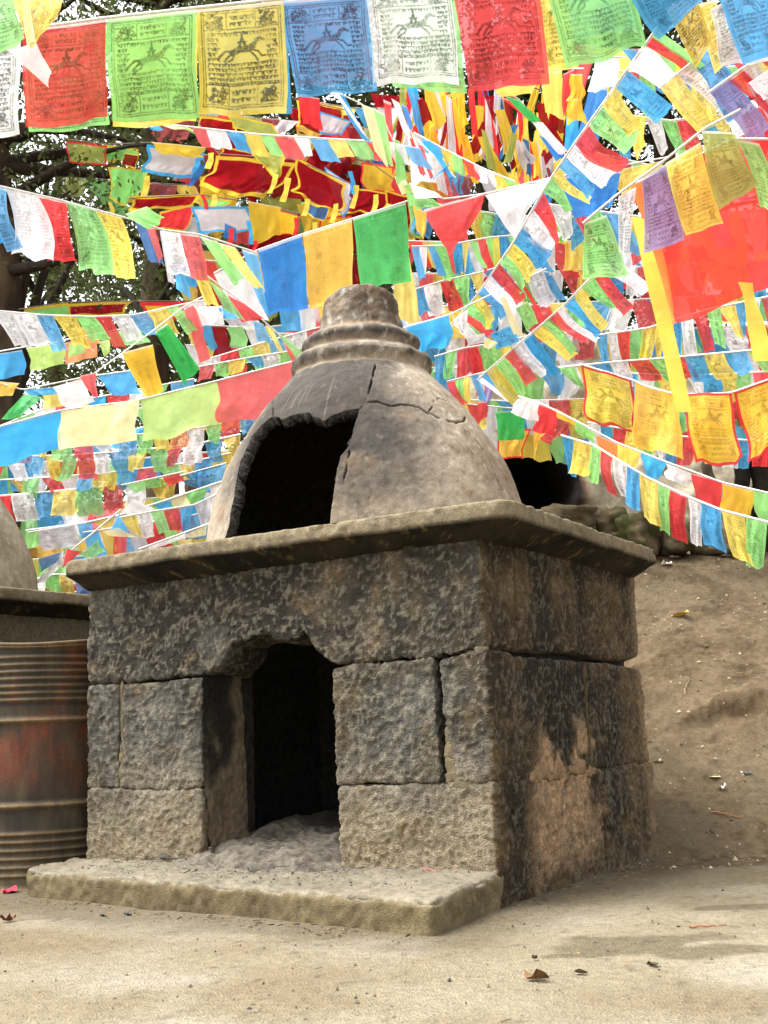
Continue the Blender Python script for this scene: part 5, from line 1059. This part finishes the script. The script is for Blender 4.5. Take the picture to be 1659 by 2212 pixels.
quads('blue looping streamers under the white ribbon string', [('S', [(910, 302), (930, 304), (982, 384), (974, 386)], 6.3, dict(pr=None)), ('S', [(924, 392), (958, 372), (976, 350), (972, 358)], 6.3, dict(pr=None)), ('W', [(900, 330), (930, 330), (946, 398), (912, 390)], 6.5, dict(pr=None)), ('R', [(902, 310), (912, 314), (940, 390), (930, 386)], 6.45, dict(pr=None)), ('E', [(930, 330), (950, 335), (968, 420), (946, 410)], 6.6, dict(pr=None))], RIGHT, [(900, 300), (985, 385)], [6.4, 6.3])
quads('twisted streamer of green, red, white and blue in the upper middle', [('D', [(1090, 206), (1120, 216), (1170, 262), (1148, 264)], 6.2, dict(pr=None, mat=M_SOLID)), ('R', [(1080, 210), (1096, 214), (1176, 286), (1150, 262)], 6.25, dict(pr=None)), ('W', [(1148, 262), (1172, 264), (1224, 322), (1206, 336)], 6.2, dict(pr=None, mat=M_SOLID)), ('U', [(1162, 290), (1180, 300), (1222, 340), (1200, 346)], 6.22, dict(pr=None, mat=M_SOLID)), ('A', [(1196, 350), (1214, 332), (1236, 360), (1216, 384)], 6.3, dict(pr=None, mat=M_SOLID)), ('Y', [(1070, 186), (1160, 180), (1150, 202), (1080, 210)], 6.2, dict(pr=None, mat=M_SOLID))], RIGHT, [(1075, 190), (1120, 214), (1230, 345)], [6.2, 6.3])
mass = [('left clump of old hanging scarves in the upper middle, mostly yellow and grey', 'MEYKMBEVRA', 868, 965), ('second clump of hanging scarves, red, yellow and grey', 'RMAEKYNMRE', 955, 1050), ('third clump of hanging scarves, grey and white', 'EWNEMKEVWK', 1040, 1135), ('right clump of hanging scarves, dark red and gold', 'KRMAKNEYRK', 1120, 1225)]
sr = np.random.default_rng(77)
for lb, cs, xa, xb in mass:
    items = []
    for q in range(26):
        x = sr.uniform(xa, xb); y = sr.uniform(170, 312); ln = sr.uniform(55, 150) * (0.7 if y > 260 else 1.0); w0 = sr.uniform(8, 22); w1 = w0 * sr.uniform(0.5, 1.9); lean = sr.normal(0, 16); dd = sr.uniform(6.9, 8.4)
        y2 = min(y + ln, 408); items.append((cs[sr.integers(len(cs))], [(x - w0 / 2, y), (x + w0 / 2, y + sr.uniform(-8, 8)), (x + lean + w1 / 2, y2 + sr.uniform(-22, 10)), (x + lean - w1 / 2, y2)], dd, dict(pr=None, rip=2.6, mat=M_SOLID if sr.random() < 0.7 else M_CLOTH, hem=False, res=1.3)))
    quads(lb, items, 'hanging scarf mass', [(xa - 10, 175), ((xa + xb) / 2, 196), (xb + 10, 180)], [7.6, 7.8], thing='hanging_scarves', cordmat=M_DCORD)
quads('knotted golden scarf with a red one hanging beside the large green flag', [('A', [(1232, 160), (1258, 160), (1262, 222), (1226, 222)], 5.9, dict(pr=None, rip=2.5, mat=M_SOLID)), ('A', [(1228, 214), (1256, 214), (1268, 260), (1222, 272)], 5.88, dict(pr=None, rip=2.5, mat=M_SOLID)), ('R', [(1216, 160), (1240, 150), (1236, 230), (1216, 250)], 6.0, dict(pr=None, rip=2, mat=M_SOLID)), ('Y', [(1166, 160), (1214, 150), (1218, 260), (1176, 240)], 6.1, dict(pr=None))], RIGHT, [(1160, 150), (1262, 148)], [6.0, 5.9], thing='hanging_scarves')
quads('long blue and white cloths draped beside the diagonal string', [('U', [(1276, 180), (1312, 190), (1290, 320), (1238, 322)], 6.1, dict(pr=None, rip=1.8, mat=M_SOLID)), ('W', [(1286, 126), (1336, 126), (1344, 180), (1276, 204)], 6.0, dict(pr=None, rip=1.8, mat=M_SOLID)), ('S', [(1224, 250), (1250, 250), (1252, 318), (1222, 320)], 6.2, dict(pr=None, rip=1.5, mat=M_SOLID))], RIGHT, [(1230, 120), (1350, 124)], [6.0, 6.0], thing='hanging_scarves')
# ---- right side diagonals
string('long diagonal string of printed flags descending from top right to the dome cap', [(1420, 58), (1394, 95), (1320, 198), (1244, 305), (1189, 385), (1109, 523), (1054, 603), (1014, 658), (975, 700)], [3.7, 4.1, 4.6, 5.2, 5.8, 6.3], 'GRWBYGRWBYGRWBYGRWBYGRW', (125, 70), (0.72, 0.85), group=RIGHT, wide=1.05, rip=0.8, hj=0.12)
quads('short near string with olive, ochre and violet flags over the red banner', [
    ('V', [(1516, 282), (1588, 286), (1642, 398), (1556, 458)], 3.3, dict(rip=0.45)), ('Y', [(1438, 352), (1512, 308), (1566, 482), (1484, 506)], 3.35, dict(rip=0.4)), ('P', [(1386, 386), (1440, 352), (1480, 520), (1392, 546)], 3.4, dict(rip=0.4)), ('W', [(1336, 424), (1374, 404), (1360, 556), (1338, 546)], 3.5, dict(rip=0.5)), ('G', [(1262, 482), (1310, 464), (1354, 596), (1256, 604)], 3.6, dict(rip=0.5, bulge=0.1))],
    RIGHT, [(1600, 236), (1524, 276), (1437, 345), (1334, 420), (1259, 482)], [3.25, 3.6], M_SHEER)
T = quads('huge sheer red banner with yellow edge at the right side', [('X', [(1372, 402), (1700, 250), (1720, 610), (1446, 706)], [3.8, 3.7, 3.7, 3.8], dict(rip=0.5, pr=None, hem=False, res=1.6)), ('O', [(1360, 400), (1386, 392), (1462, 702), (1446, 706)], 3.79, dict(pr=None, rip=0.4, hem=False))], RIGHT, [(1360, 402), (1710, 244)], [3.8, 3.7], M_CLOTH, thing='banner')
ties(T, [(1378, 470, 1478, 890, 34, 'Y', 3.72), (1610, 610, 1648, 780, 38, 'Y', 3.7)])
string('upper right cluster string, red over white and blue flags', [(1424, 190), (1500, 130), (1560, 70), (1640, 10)], [3.9, 3.4], 'YWBRYW', (150, 150), (0.72, 0.85), group=RIGHT, wide=1.15, mat=M_SHEER)
string('string of red and violet flags crossing the right edge above the banner', [(1530, 200), (1600, 150), (1680, 100)], [3.6, 3.4], 'PRER', (150, 150), (0.55, 0.9), group=RIGHT, wide=1.1, mat=M_SHEER)
quads('pale green and white flags at the right edge beside the olive flag', [('G', [(1590, 300), (1640, 310), (1690, 470), (1640, 440)], 3.5, {}), ('W', [(1615, 180), (1690, 130), (1690, 200), (1650, 215)], 3.3, {}), ('R', [(1600, 250), (1680, 210), (1690, 300), (1650, 340)], 3.6, dict(pr=None))], RIGHT, [(1580, 300), (1690, 300)], [3.5, 3.5], M_SHEER)
string('second diagonal string from the white flag down to the dome shoulder', [(1330, 560), (1269, 606), (1219, 658), (1174, 697), (1109, 752), (1050, 803), (1030, 822)], [4.8, 5.3, 5.9, 6.3], 'WRGYBWRGYBWRGYBW', (108, 92), (0.58, 0.82), group=RIGHT, wide=1.12, rip=0.8)
string('row of upright flags behind the yellow tie, blue white red green yellow', [(1288, 724), (1400, 708), (1530, 668), (1680, 636)], [5.6, 5.2], 'BWRGYYBWRGYBWR', (92, 88), (0.02, 1), group=RIGHT, rip=0.9)
string('taut cord row with slanting flags below the upright row', [(1206, 794), (1320, 782), (1450, 772), (1560, 762), (1690, 750)], [5.4, 4.8], 'GYBWRGRBYBGG', (58, 62), (0.45, 1), group=RIGHT, mat=M_SHEER)
string('row behind the taut cord, white blue and ochre', [(1280, 800), (1450, 812), (1560, 808), (1690, 800)], [6.2, 6.0], 'YGBWYWWBYGRY', 58, (0.03, 1), group=RIGHT)
string('large golden flags edged with red sagging at the right', [(1252, 786), (1370, 822), (1400, 836), (1462, 852), (1560, 850), (1580, 848), (1700, 806)], [5.0, 4.6], 'YAAA', (118, 150), (0.02, 1), pr='horse', group=RIGHT, border=['R', None, 'R', 'R'], mat=M_CLOTH, gap=0.03, rip=1.2, hangj=0.14, fold=0, curl=0.05)
string('small neat row under the golden flags', [(1268, 912), (1380, 932), (1480, 943), (1690, 955)], [5.8, 5.5], 'WBRYGWBRYGWBRR', 62, (0.0, 1), group=RIGHT)
T = quads('plain cloth string curving down to the right: white, red, green, orange, yellow, blue', [
    ('W', [(1124, 856), (1166, 870), (1158, 912), (1100, 892)], 5.0, dict(pr=None, rip=1.6)), ('R', [(1164, 872), (1206, 886), (1198, 944), (1154, 930)], 5.0, dict(pr=None, rip=1.2)), ('A', [(1200, 882), (1246, 908), (1250, 922), (1208, 904)], 4.95, dict(pr=None)), ('G', [(1242, 908), (1288, 938), (1282, 956), (1246, 936)], 4.9, dict(pr=None)), ('O', [(1288, 938), (1332, 958), (1330, 1000), (1288, 978)], 4.85, dict(pr=None)), ('Y', [(1332, 954), (1384, 976), (1376, 1014), (1336, 1000)], 4.8, dict(pr=None)), ('S', [(1382, 976), (1440, 998), (1432, 1034), (1404, 1036)], 4.75, dict(pr=None)), ('W', [(1438, 1000), (1498, 1024), (1486, 1052), (1442, 1034)], 4.7, dict(pr=None, rip=1.6)), ('R', [(1492, 1022), (1560, 1040), (1556, 1096), (1504, 1080)], 4.65, dict(pr=None)), ('A', [(1560, 1044), (1628, 1060), (1624, 1122), (1558, 1108)], 4.6, dict(pr=None)), ('G', [(1628, 1056), (1700, 1076), (1700, 1150), (1632, 1124)], 4.55, dict(pr=None))],
    RIGHT, [(1120, 856), (1166, 870), (1250, 912), (1332, 956), (1440, 998), (1560, 1042), (1700, 1074)], [5.0, 4.5], M_SOLID)
string('lowest printed string over the dirt bank, from blue beside the dome to yellow at right', [(1212, 940), (1285, 962), (1330, 990), (1400, 1032), (1480, 1070), (1560, 1102), (1700, 1138)], [4.6, 4.0], 'BYGRWBYGRWBYGG', (78, 104), (0.02, 1), group=RIGHT, rip=1.0, wj=0.25, hangj=0.14)
# ---- right middle fillers
string('narrow flags beside the deep green sheet, blue white and green', [(888, 532), (960, 530), (1060, 512), (1110, 508)], [6.8, 7.0], 'BWBGRBYGRGYBG', (74, 80), (0.12, 1), group=RIGHT)
string('printed row behind the dome cap at right, white red green', [(886, 628), (960, 605), (1030, 590), (1100, 570)], [7.0, 7.2], 'BWRGYBE', (66, 64), (0.22, 1), group=RIGHT)
quads('shiny blue cloth stretched beside the dome cap', [('S', [(876, 706), (970, 680), (976, 742), (910, 764)], 6.0, dict(pr=None, rip=1.4, mat=M_SOLID))], RIGHT, [(860, 712), (975, 678), (1010, 660)], [6.0, 6.1])
quads('long red streamer and scraps between the two diagonal strings', [('R', [(1110, 592), (1124, 598), (1176, 690), (1168, 692)], 5.5, dict(pr=None)), ('C', [(1080, 642), (1090, 640), (1134, 728), (1110, 724)], 5.6, dict(pr=None)), ('E', [(1130, 590), (1170, 578), (1200, 650), (1166, 668)], 5.8, {}), ('G', [(1112, 664), (1140, 650), (1166, 696), (1142, 714)], 5.7, {}), ('W', [(980, 690), (1010, 668), (1012, 700), (1000, 724)], 5.6, {}), ('E', [(1004, 728), (1046, 720), (1050, 740), (1014, 746)], 5.8, dict(pr=None)), ('C', [(1046, 728), (1076, 740), (1060, 756), (1046, 750)], 5.7, dict(pr=None)), ('S', [(1060, 720), (1110, 700), (1120, 740), (1070, 756)], 5.9, {})], RIGHT, [(1010, 660), (1180, 580)], [5.7, 5.8])
string('row at the dome shoulder, red and pale green', [(938, 770), (1000, 752), (1060, 742), (1150, 724)], [6.6, 6.8], 'BGRRGGYWB', (70, 66), (0.05, 1), group=RIGHT)
string('short upright row just right of the dome shoulder', [(965, 824), (1020, 810), (1072, 798)], [6.2, 6.4], 'RGYBWP', (56, 80), (0.06, 1), group=RIGHT)
quads('cluster of cloths at the dome flank: pink, grey, deep green and gold', [('R', [(1008, 872), (1052, 868), (1056, 900), (1024, 926)], 6.2, dict(pr=None, mat=M_SOLID)), ('E', [(1048, 880), (1074, 878), (1076, 930), (1056, 940)], 6.25, dict(pr=None, mat=M_SOLID)), ('D', [(1070, 890), (1128, 886), (1136, 948), (1078, 952)], 6.1, dict(pr=None, mat=M_SOLID)), ('A', [(1076, 930), (1148, 926), (1124, 990), (1078, 992)], 6.3, dict(border='R', mat=M_SOLID)), ('A', [(1152, 930), (1178, 936), (1160, 952), (1156, 1000)], 6.2, dict(pr=None)), ('R', [(1150, 936), (1200, 930), (1192, 946), (1186, 962)], 6.3, dict(pr=None))], RIGHT, [(1000, 872), (1130, 884), (1200, 930)], [6.2, 6.2])
rows = [(430, 470, 'GBWRYGBWRYGBWRYGBW', 'far row of flags high behind the deep green sheet and red cloth'), (520, 500, 'RYGBWRYGBWRYGBWRYG', 'far row of flags behind the big red pennant'), (590, 560, 'WRYGBWRYGBWRYGBWRY', 'far row of flags level with the golden sheet'), (660, 630, 'BWRYGBWRYGBWRYGBWR', 'far row of flags level with the dome cap'), (720, 700, 'YGBWRYGBWRYGBWRYGB', 'far row of flags level with the dome rings'), (790, 770, 'RYGBWRYGBWRYGBWRYG', 'far row of flags level with the dome shoulder'), (850, 850, 'GBWRYGBWRYGBWRYGBW', 'far row of flags behind the golden red-edged flags'), (905, 905, 'WRYGBWRYGBWRYGBWRY', 'lowest far row of flags above the rock hollow')]
for i, (y0, y1, cs, lb) in enumerate(rows):
    string(lb, [(600 if i > 2 else 880, y0), (1100, (y0 + y1) / 2 + 16), (1690, y1)], [7.9 + 0.25 * (i % 3), 7.6], cs + cs[:6], 74, (0.08, 1), group=FAR, wide=1.22, pr=None if i % 2 else 'horse', hj=0.2, hangj=0.3, rip=1.4)
rows = [(560, 600, 'BRGWYBRGWY', 'far row of flags glimpsed behind the blue sheet'), (700, 690, 'YBKGWYBRGW', 'far row of flags in the shade left of the dome cap'), (745, 735, 'WYBRGWYBRG', 'far row of flags in the shade above the red banner')]
for i, (y0, y1, cs, lb) in enumerate(rows): string(lb, [(400, y0), (560, y0 + 8), (720, y1)], [8.4, 8.2], cs, 62, (0.1, 1), group=FAR, pr=None, hj=0.2, hangj=0.3)
for i, (pts, cs, lb) in enumerate((([(1290, 330), (1420, 360), (1690, 340)], 'YRGBWRYBGRW', 'far row of flags behind the diagonal string, upper right'), ([(1300, 240), (1450, 260), (1690, 230)], 'RBYWGRBYWGR', 'far row of flags behind the top right corner cluster'), ([(1280, 150), (1450, 160), (1690, 130)], 'BYRGWBYRGWB', 'far row of flags showing between the top right flags'), ([(1180, 440), (1400, 470), (1690, 450)], 'WRGBYWRGBYWR', 'far row of flags behind the red banner'))):
    string(lb, pts, [6.8, 6.4], cs, 95, (0.2, 1), group=FAR, hj=0.2, hangj=0.3, wide=1.05)

extra_rows = [([(380, 236), (640, 262), (900, 286)], 'KMRVKEMRKVBM', 92, 'tangled shaded row under the top flags, left of centre'), ([(400, 330), (640, 350), (900, 372)], 'RKMEVKRMNKRY', 86, 'tangled shaded row behind the dark red banners'), ([(300, 470), (560, 466), (900, 470)], 'KYEMRKVBRMKY', 84, 'tangled shaded row behind the golden and white shaded banners'),
    ([(420, 540), (640, 550), (900, 545)], 'MRKYBVERKMBR', 80, 'tangled shaded row behind the big printed sheets'), ([(380, 610), (560, 625), (740, 640)], 'YKRBMVREKB', 74, 'tangled shaded row just left of the dome cap'), ([(640, 215), (780, 235), (900, 230)], 'KRMYBKER', 90, 'tangled shaded row under the large blue and white flags'),
    ([(880, 360), (1080, 375), (1260, 350)], 'MRBKEYRMBK', 84, 'tangled row below the hanging scarves'), ([(1240, 96), (1440, 110), (1690, 80)], 'RYBRGMWRBY', 100, 'tangled row high behind the top right flags'), ([(150, 380), (250, 392), (420, 400)], 'VGMEKY', 60, 'faded row beside the left tree'), ([(1240, 520), (1450, 540), (1690, 520)], 'GRBWYKGRBWY', 90, 'tangled row behind the lower part of the red banner')]
for i, (pts, cs, hh, lb) in enumerate(extra_rows): string(lb, pts, [9.0 + 0.3 * (i % 3), 8.8], cs, hh, (0.1, 1), group=FAR, pr=None, hj=0.35, hangj=0.6, wide=1.25, rip=2.0, swing=0.4, mat=M_SOLID if i % 2 else M_CLOTH, cordmat=M_DCORD)
# ------------------------------------------------------------------ litter on the ground
def ground_at(px, py):
    q = at(px, py, 1.0) - CAM
    P = CAM + q * np.arange(1.5, 12, 0.01)[:, None]; k = np.where(P[:, 2] <= hill(*ab(P)) + 0.004)[0]
    return P[k[0]] if len(k) else CAM + q * 4
def leaf_obj(name, px, py, s, col, label, cat, seed, z=None, lift=0.25, group=None):
    r = np.random.default_rng(seed); P = ground_at(px, py) if z is None else None
    if z is not None:
        q = at(px, py, 1.0) - CAM; P = CAM + q * ((z - CAM[2]) / q[2])
    n = 12; an = np.linspace(0, 2 * np.pi, n, endpoint=False); rad = s * (0.7 + 0.4 * r.random(n)); ring = np.stack([rad * np.cos(an), rad * 0.6 * np.sin(an), lift * s * np.abs(r.normal(size=n)) + 0.004], 1)
    th = r.uniform(0, 6.28); R_ = np.array([[math.cos(th), -math.sin(th), 0], [math.sin(th), math.cos(th), 0], [0, 0, 1]]); V = np.concatenate([ring, [[0, 0, 0.003]]]) @ R_.T + P
    V = np.concatenate([V, V - [0, 0, 0.002]]); T = [(i, (i + 1) % n, n) for i in range(n)] + [((i + 1) % n + n + 1, i + n + 1, 2 * n + 1) for i in range(n)]
    mb = MB(); mb.add(V, None, T, col=np.asarray(col) * (0.8 + 0.4 * r.random((len(V), 1)))); obj(name, mb.mesh(name, False), M_LITTER, None, label, cat, group)
G_ = 'leaves and scraps on the ground'
leaf_obj('dry_leaf', 1158, 2116, 0.034, lin(104, 78, 50), 'curled brown leaf on the pale ground, nearest the viewer', 'leaf', 1, lift=0.6, group=G_)
leaf_obj('dry_leaf', 1155, 2072, 0.014, lin(60, 46, 40), 'small dark leaf just above the curled brown leaf', 'leaf', 2, lift=0.6, group=G_)
leaf_obj('dry_leaf', 1410, 2086, 0.022, lin(70, 60, 46), 'dark leaf below the damp patch at right', 'leaf', 3, group=G_)
leaf_obj('dry_leaf', 1255, 2104, 0.018, lin(96, 80, 58), 'thin brown leaf left of the damp patch', 'leaf', 4, group=G_)
leaf_obj('dry_leaf', 18, 1990, 0.03, lin(110, 62, 40), 'reddish dry leaf at the left edge of the ground', 'leaf', 5, lift=0.5, group=G_)
leaf_obj('charcoal_bit', 335, 1962, 0.022, lin(44, 42, 44), 'black charcoal bit on the ground before the slab', 'charcoal', 6, lift=0.6, group=G_)
leaf_obj('charcoal_bit', 276, 1978, 0.016, lin(60, 58, 60), 'grey charred scrap left of the black charcoal bit', 'charcoal', 7, group=G_)
leaf_obj('charcoal_bit', 222, 1980, 0.015, lin(64, 62, 62), 'smaller charred scrap farther left before the slab', 'charcoal', 8, group=G_)
leaf_obj('charcoal_bit', 670, 1978, 0.014, lin(56, 50, 46), 'dark scrap on the ground below the middle of the slab', 'charcoal', 9, group=G_)
leaf_obj('paper_scrap', 1420, 1646, 0.035, lin(228, 224, 196), 'white paper scrap lying against the right side of the furnace', 'paper', 10, group=G_)
leaf_obj('paper_scrap', 1560, 1706, 0.03, lin(214, 206, 196), 'pale stone-like scrap on the brown slope', 'paper', 11, lift=0.7, group=G_)
leaf_obj('paper_scrap', 1545, 1680, 0.03, lin(200, 190, 150), 'thin pale scrap just above the stone-like scrap', 'paper', 12, lift=0.1, group=G_)
leaf_obj('paper_scrap', 1612, 1672, 0.028, lin(196, 196, 200), 'bluish white scrap at the right of the slope', 'paper', 13, group=G_)
leaf_obj('paper_scrap', 1440, 1220, 0.05, lin(222, 216, 204), 'white scrap high on the bank under the flags', 'paper', 14, group=G_)
leaf_obj('paper_scrap', 1432, 1211, 0.045, lin(216, 90, 130), 'pink scrap high on the bank beside the white one', 'paper', 15, lift=0.1, group=G_)
leaf_obj('paper_scrap', 1568, 1202, 0.06, lin(210, 204, 190), 'pale scrap on the bank below the blue flag', 'paper', 16, lift=0.1, group=G_)
leaf_obj('dry_leaf', 1470, 1332, 0.075, lin(186, 158, 70), 'yellow dry leaf halfway up the dirt bank', 'leaf', 17, group=G_)
leaf_obj('cloth_scrap', 20, 1928, 0.06, lin(214, 52, 76), 'red cloth scrap on the ground at the left edge', 'cloth', 18, lift=0.3, group=G_)
leaf_obj('cloth_scrap', 1315, 1425, 0.01, lin(190, 40, 50), 'dark red rag tucked in the joint on the right side', 'cloth', 19, z=0.85)
def twig(pxs, z, r, col, label, seed):
    rr = np.random.default_rng(seed); P = []
    for px, py in pxs:
        if z is None: P.append(ground_at(px, py) + [0, 0, r])
        else: q = at(px, py, 1.0) - CAM; P.append(CAM + q * ((z - CAM[2]) / q[2]))
    P, _ = resample(np.array(P), 12); P = P + 0.003 * rr.normal(size=P.shape); V, Q = tube(P, r, 5, r * 0.5); mb = MB(); mb.add(V, Q, col=np.asarray(col)); obj('twig', mb.mesh('twig'), M_LITTER, None, label, 'twig', 'twigs and sticks')
twig([(345, 1852), (400, 1856)], 0.135, 0.006, lin(70, 64, 58), 'short charred twig on the slab below the left base stone', 1)
twig([(405, 1848), (448, 1836)], 0.14, 0.009, lin(104, 90, 60), 'thick bit of twig on the slab at the foot of the doorway', 2)
twig([(560, 1850), (620, 1840), (730, 1838)], 0.145, 0.004, lin(96, 88, 76), 'long thin twig across the ash in the doorway', 3)
twig([(765, 1862), (830, 1866), (985, 1884)], 0.125, 0.004, lin(150, 88, 84), 'thin reddish incense stick along the slab at right', 4)
twig([(490, 1856), (520, 1852)], 0.135, 0.008, lin(52, 48, 46), 'black charred stub on the slab centre', 5)
twig([(692, 1858), (722, 1846)], 0.138, 0.005, lin(70, 64, 60), 'grey splinter on the slab by the right door stone', 6)
twig([(1490, 2004), (1570, 1998)], None, 0.003, lin(150, 96, 70), 'reddish straw on the ground near the slab corner', 7)
twig([(1538, 1754), (1600, 1768)], None, 0.004, lin(168, 112, 76), 'orange stick on the brown slope', 8)
twig([(1478, 1500), (1488, 1470)], None, 0.004, lin(150, 130, 100), 'pale straw standing on the slope at right', 9)
# countless pebbles and crumbs
def pebbles():
    r = np.random.default_rng(5); mb = MB(); ico = np.array([(1, 0, 0), (-1, 0, 0), (0, 1, 0), (0, -1, 0), (0, 0, 1), (0, 0, -1)], float); F = np.array([(0, 2, 4), (2, 1, 4), (1, 3, 4), (3, 0, 4), (2, 0, 5), (1, 2, 5), (3, 1, 5), (0, 3, 5)])
    n = 9000; a = r.uniform(2.2, 8.6, n); b = r.uniform(-2.4, 3.4, n); k = (np.abs(b) < a * 0.40); a, b = a[k], b[k]; z = hill(a, b); P = from_ab(a, b, z)
    dark = a < 4.7
    for i in range(len(P)):
        x, y = P[i, 0], P[i, 1]
        if -2.0 < x < 0.04 and -0.5 < y < 1.7: continue
        if dark[i] and r.random() < 0.55: continue
        s = (0.0018 + 0.0055 * r.random() ** 5) * (1.0 if dark[i] else 2.0)
        c = lin(100, 88, 70) if r.random() < 0.6 else (lin(176, 160, 130) if not dark[i] else lin(62, 58, 54))
        mb.add(ico * s * r.uniform(0.5, 1.3, 3) + P[i] + [0, 0, s * 0.2], None, F, col=c * r.uniform(0.7, 1.2))
    for i in range(700):
        x = r.normal(-0.9, 0.5); y = r.uniform(-0.36, -0.01); s = 0.0015 + 0.0035 * r.random() ** 3
        if not -1.9 < x < 0: continue
        mb.add(ico * s * r.uniform(0.5, 2.2, 3) * [1, 1, 0.5] + [x, y, 0.118 + 0.05 * (y + 0.2)], None, F, col=lin(84, 78, 72) * r.uniform(0.5, 2.0))
    obj('pebbles', mb.mesh('pebbles', False), M_LITTER, None, 'pebbles and crumbs scattered over the ground', 'gravel', None, 'stuff')
pebbles()

def straw():
    r = np.random.default_rng(15); mb = MB(); F = [(0, 1, 4, 3), (1, 2, 5, 4), (2, 0, 3, 5)]
    def stick(P, L, w, col):
        th = r.uniform(0, 6.28); d = np.array([math.cos(th), math.sin(th), r.normal(0, 0.08)]) * L / 2; n = np.array([-math.sin(th), math.cos(th), 0]) * w
        mb.add([P - d - n, P - d + n, P - d + [0, 0, w * 1.5], P + d - n, P + d + n, P + d + [0, 0, w * 1.5]], F, col=col)
    n = 1500; a = r.uniform(2.2, 8.4, n); b = r.uniform(-2.4, 3.2, n); k = np.abs(b) < a * 0.38; a, b = a[k], b[k]; P = from_ab(a, b, hill(a, b) + 0.003)
    for p, aa_ in zip(P, a):
        if -2.02 < p[0] < 0.04 and -0.52 < p[1] < 1.7: continue
        far = aa_ > 4.7
        if not far and r.random() < 0.6: continue
        stick(p, r.uniform(0.008, 0.03) * (1.4 if far else 1), r.uniform(0.0006, 0.0014) * (1.4 if far else 1), (lin(150, 124, 84) if r.random() < 0.5 else lin(84, 66, 46)) * r.uniform(0.6, 1.2))
    for _ in range(260):     # litter drift against the plinth and the right wall
        t = r.random()
        p = np.array([r.uniform(-2.0, 0.0), -0.30 - 0.10 * (r.random()) , 0]) if t < 0.6 else np.array([0.02 + abs(r.normal(0, 0.10)), r.uniform(-0.3, 1.6), 0])
        if t < 0.6: p[1] = -0.29 - 0.21 * (p[0] + 2.0) / 2.03 - 0.02 - abs(r.normal(0, 0.07))
        p[2] = ground_z(p[0], p[1]) + 0.005
        stick(p, r.uniform(0.004, 0.022), r.uniform(0.0008, 0.0022), (lin(120, 100, 70) if r.random() < 0.55 else lin(58, 50, 42)) * r.uniform(0.6, 1.2))
    for _ in range(150):     # charred bits on the slab and ash
        p = np.array([r.normal(-0.95, 0.36), r.uniform(-0.34, 0.14), 0]); 
        if not -1.85 < p[0] < -0.05: continue
        p[2] = 0.13 + 0.07 * math.exp(-((p[0] + 0.97) / 0.45) ** 4) * float(sstep(-0.24, 0.1, p[1]))
        if p[1] > 0 and not DL + 0.05 < p[0] < DR - 0.03: continue
        stick(p, r.uniform(0.004, 0.02) if r.random() < 0.8 else r.uniform(0.03, 0.07), r.uniform(0.0008, 0.0022), lin(72, 67, 62) * r.uniform(0.5, 1.8))
    obj('dry_straw', mb.mesh('dry_straw', False), M_LITTER, None, 'dry straw, needles and charred splinters strewn over the ground', 'straw', None, 'stuff')
straw()
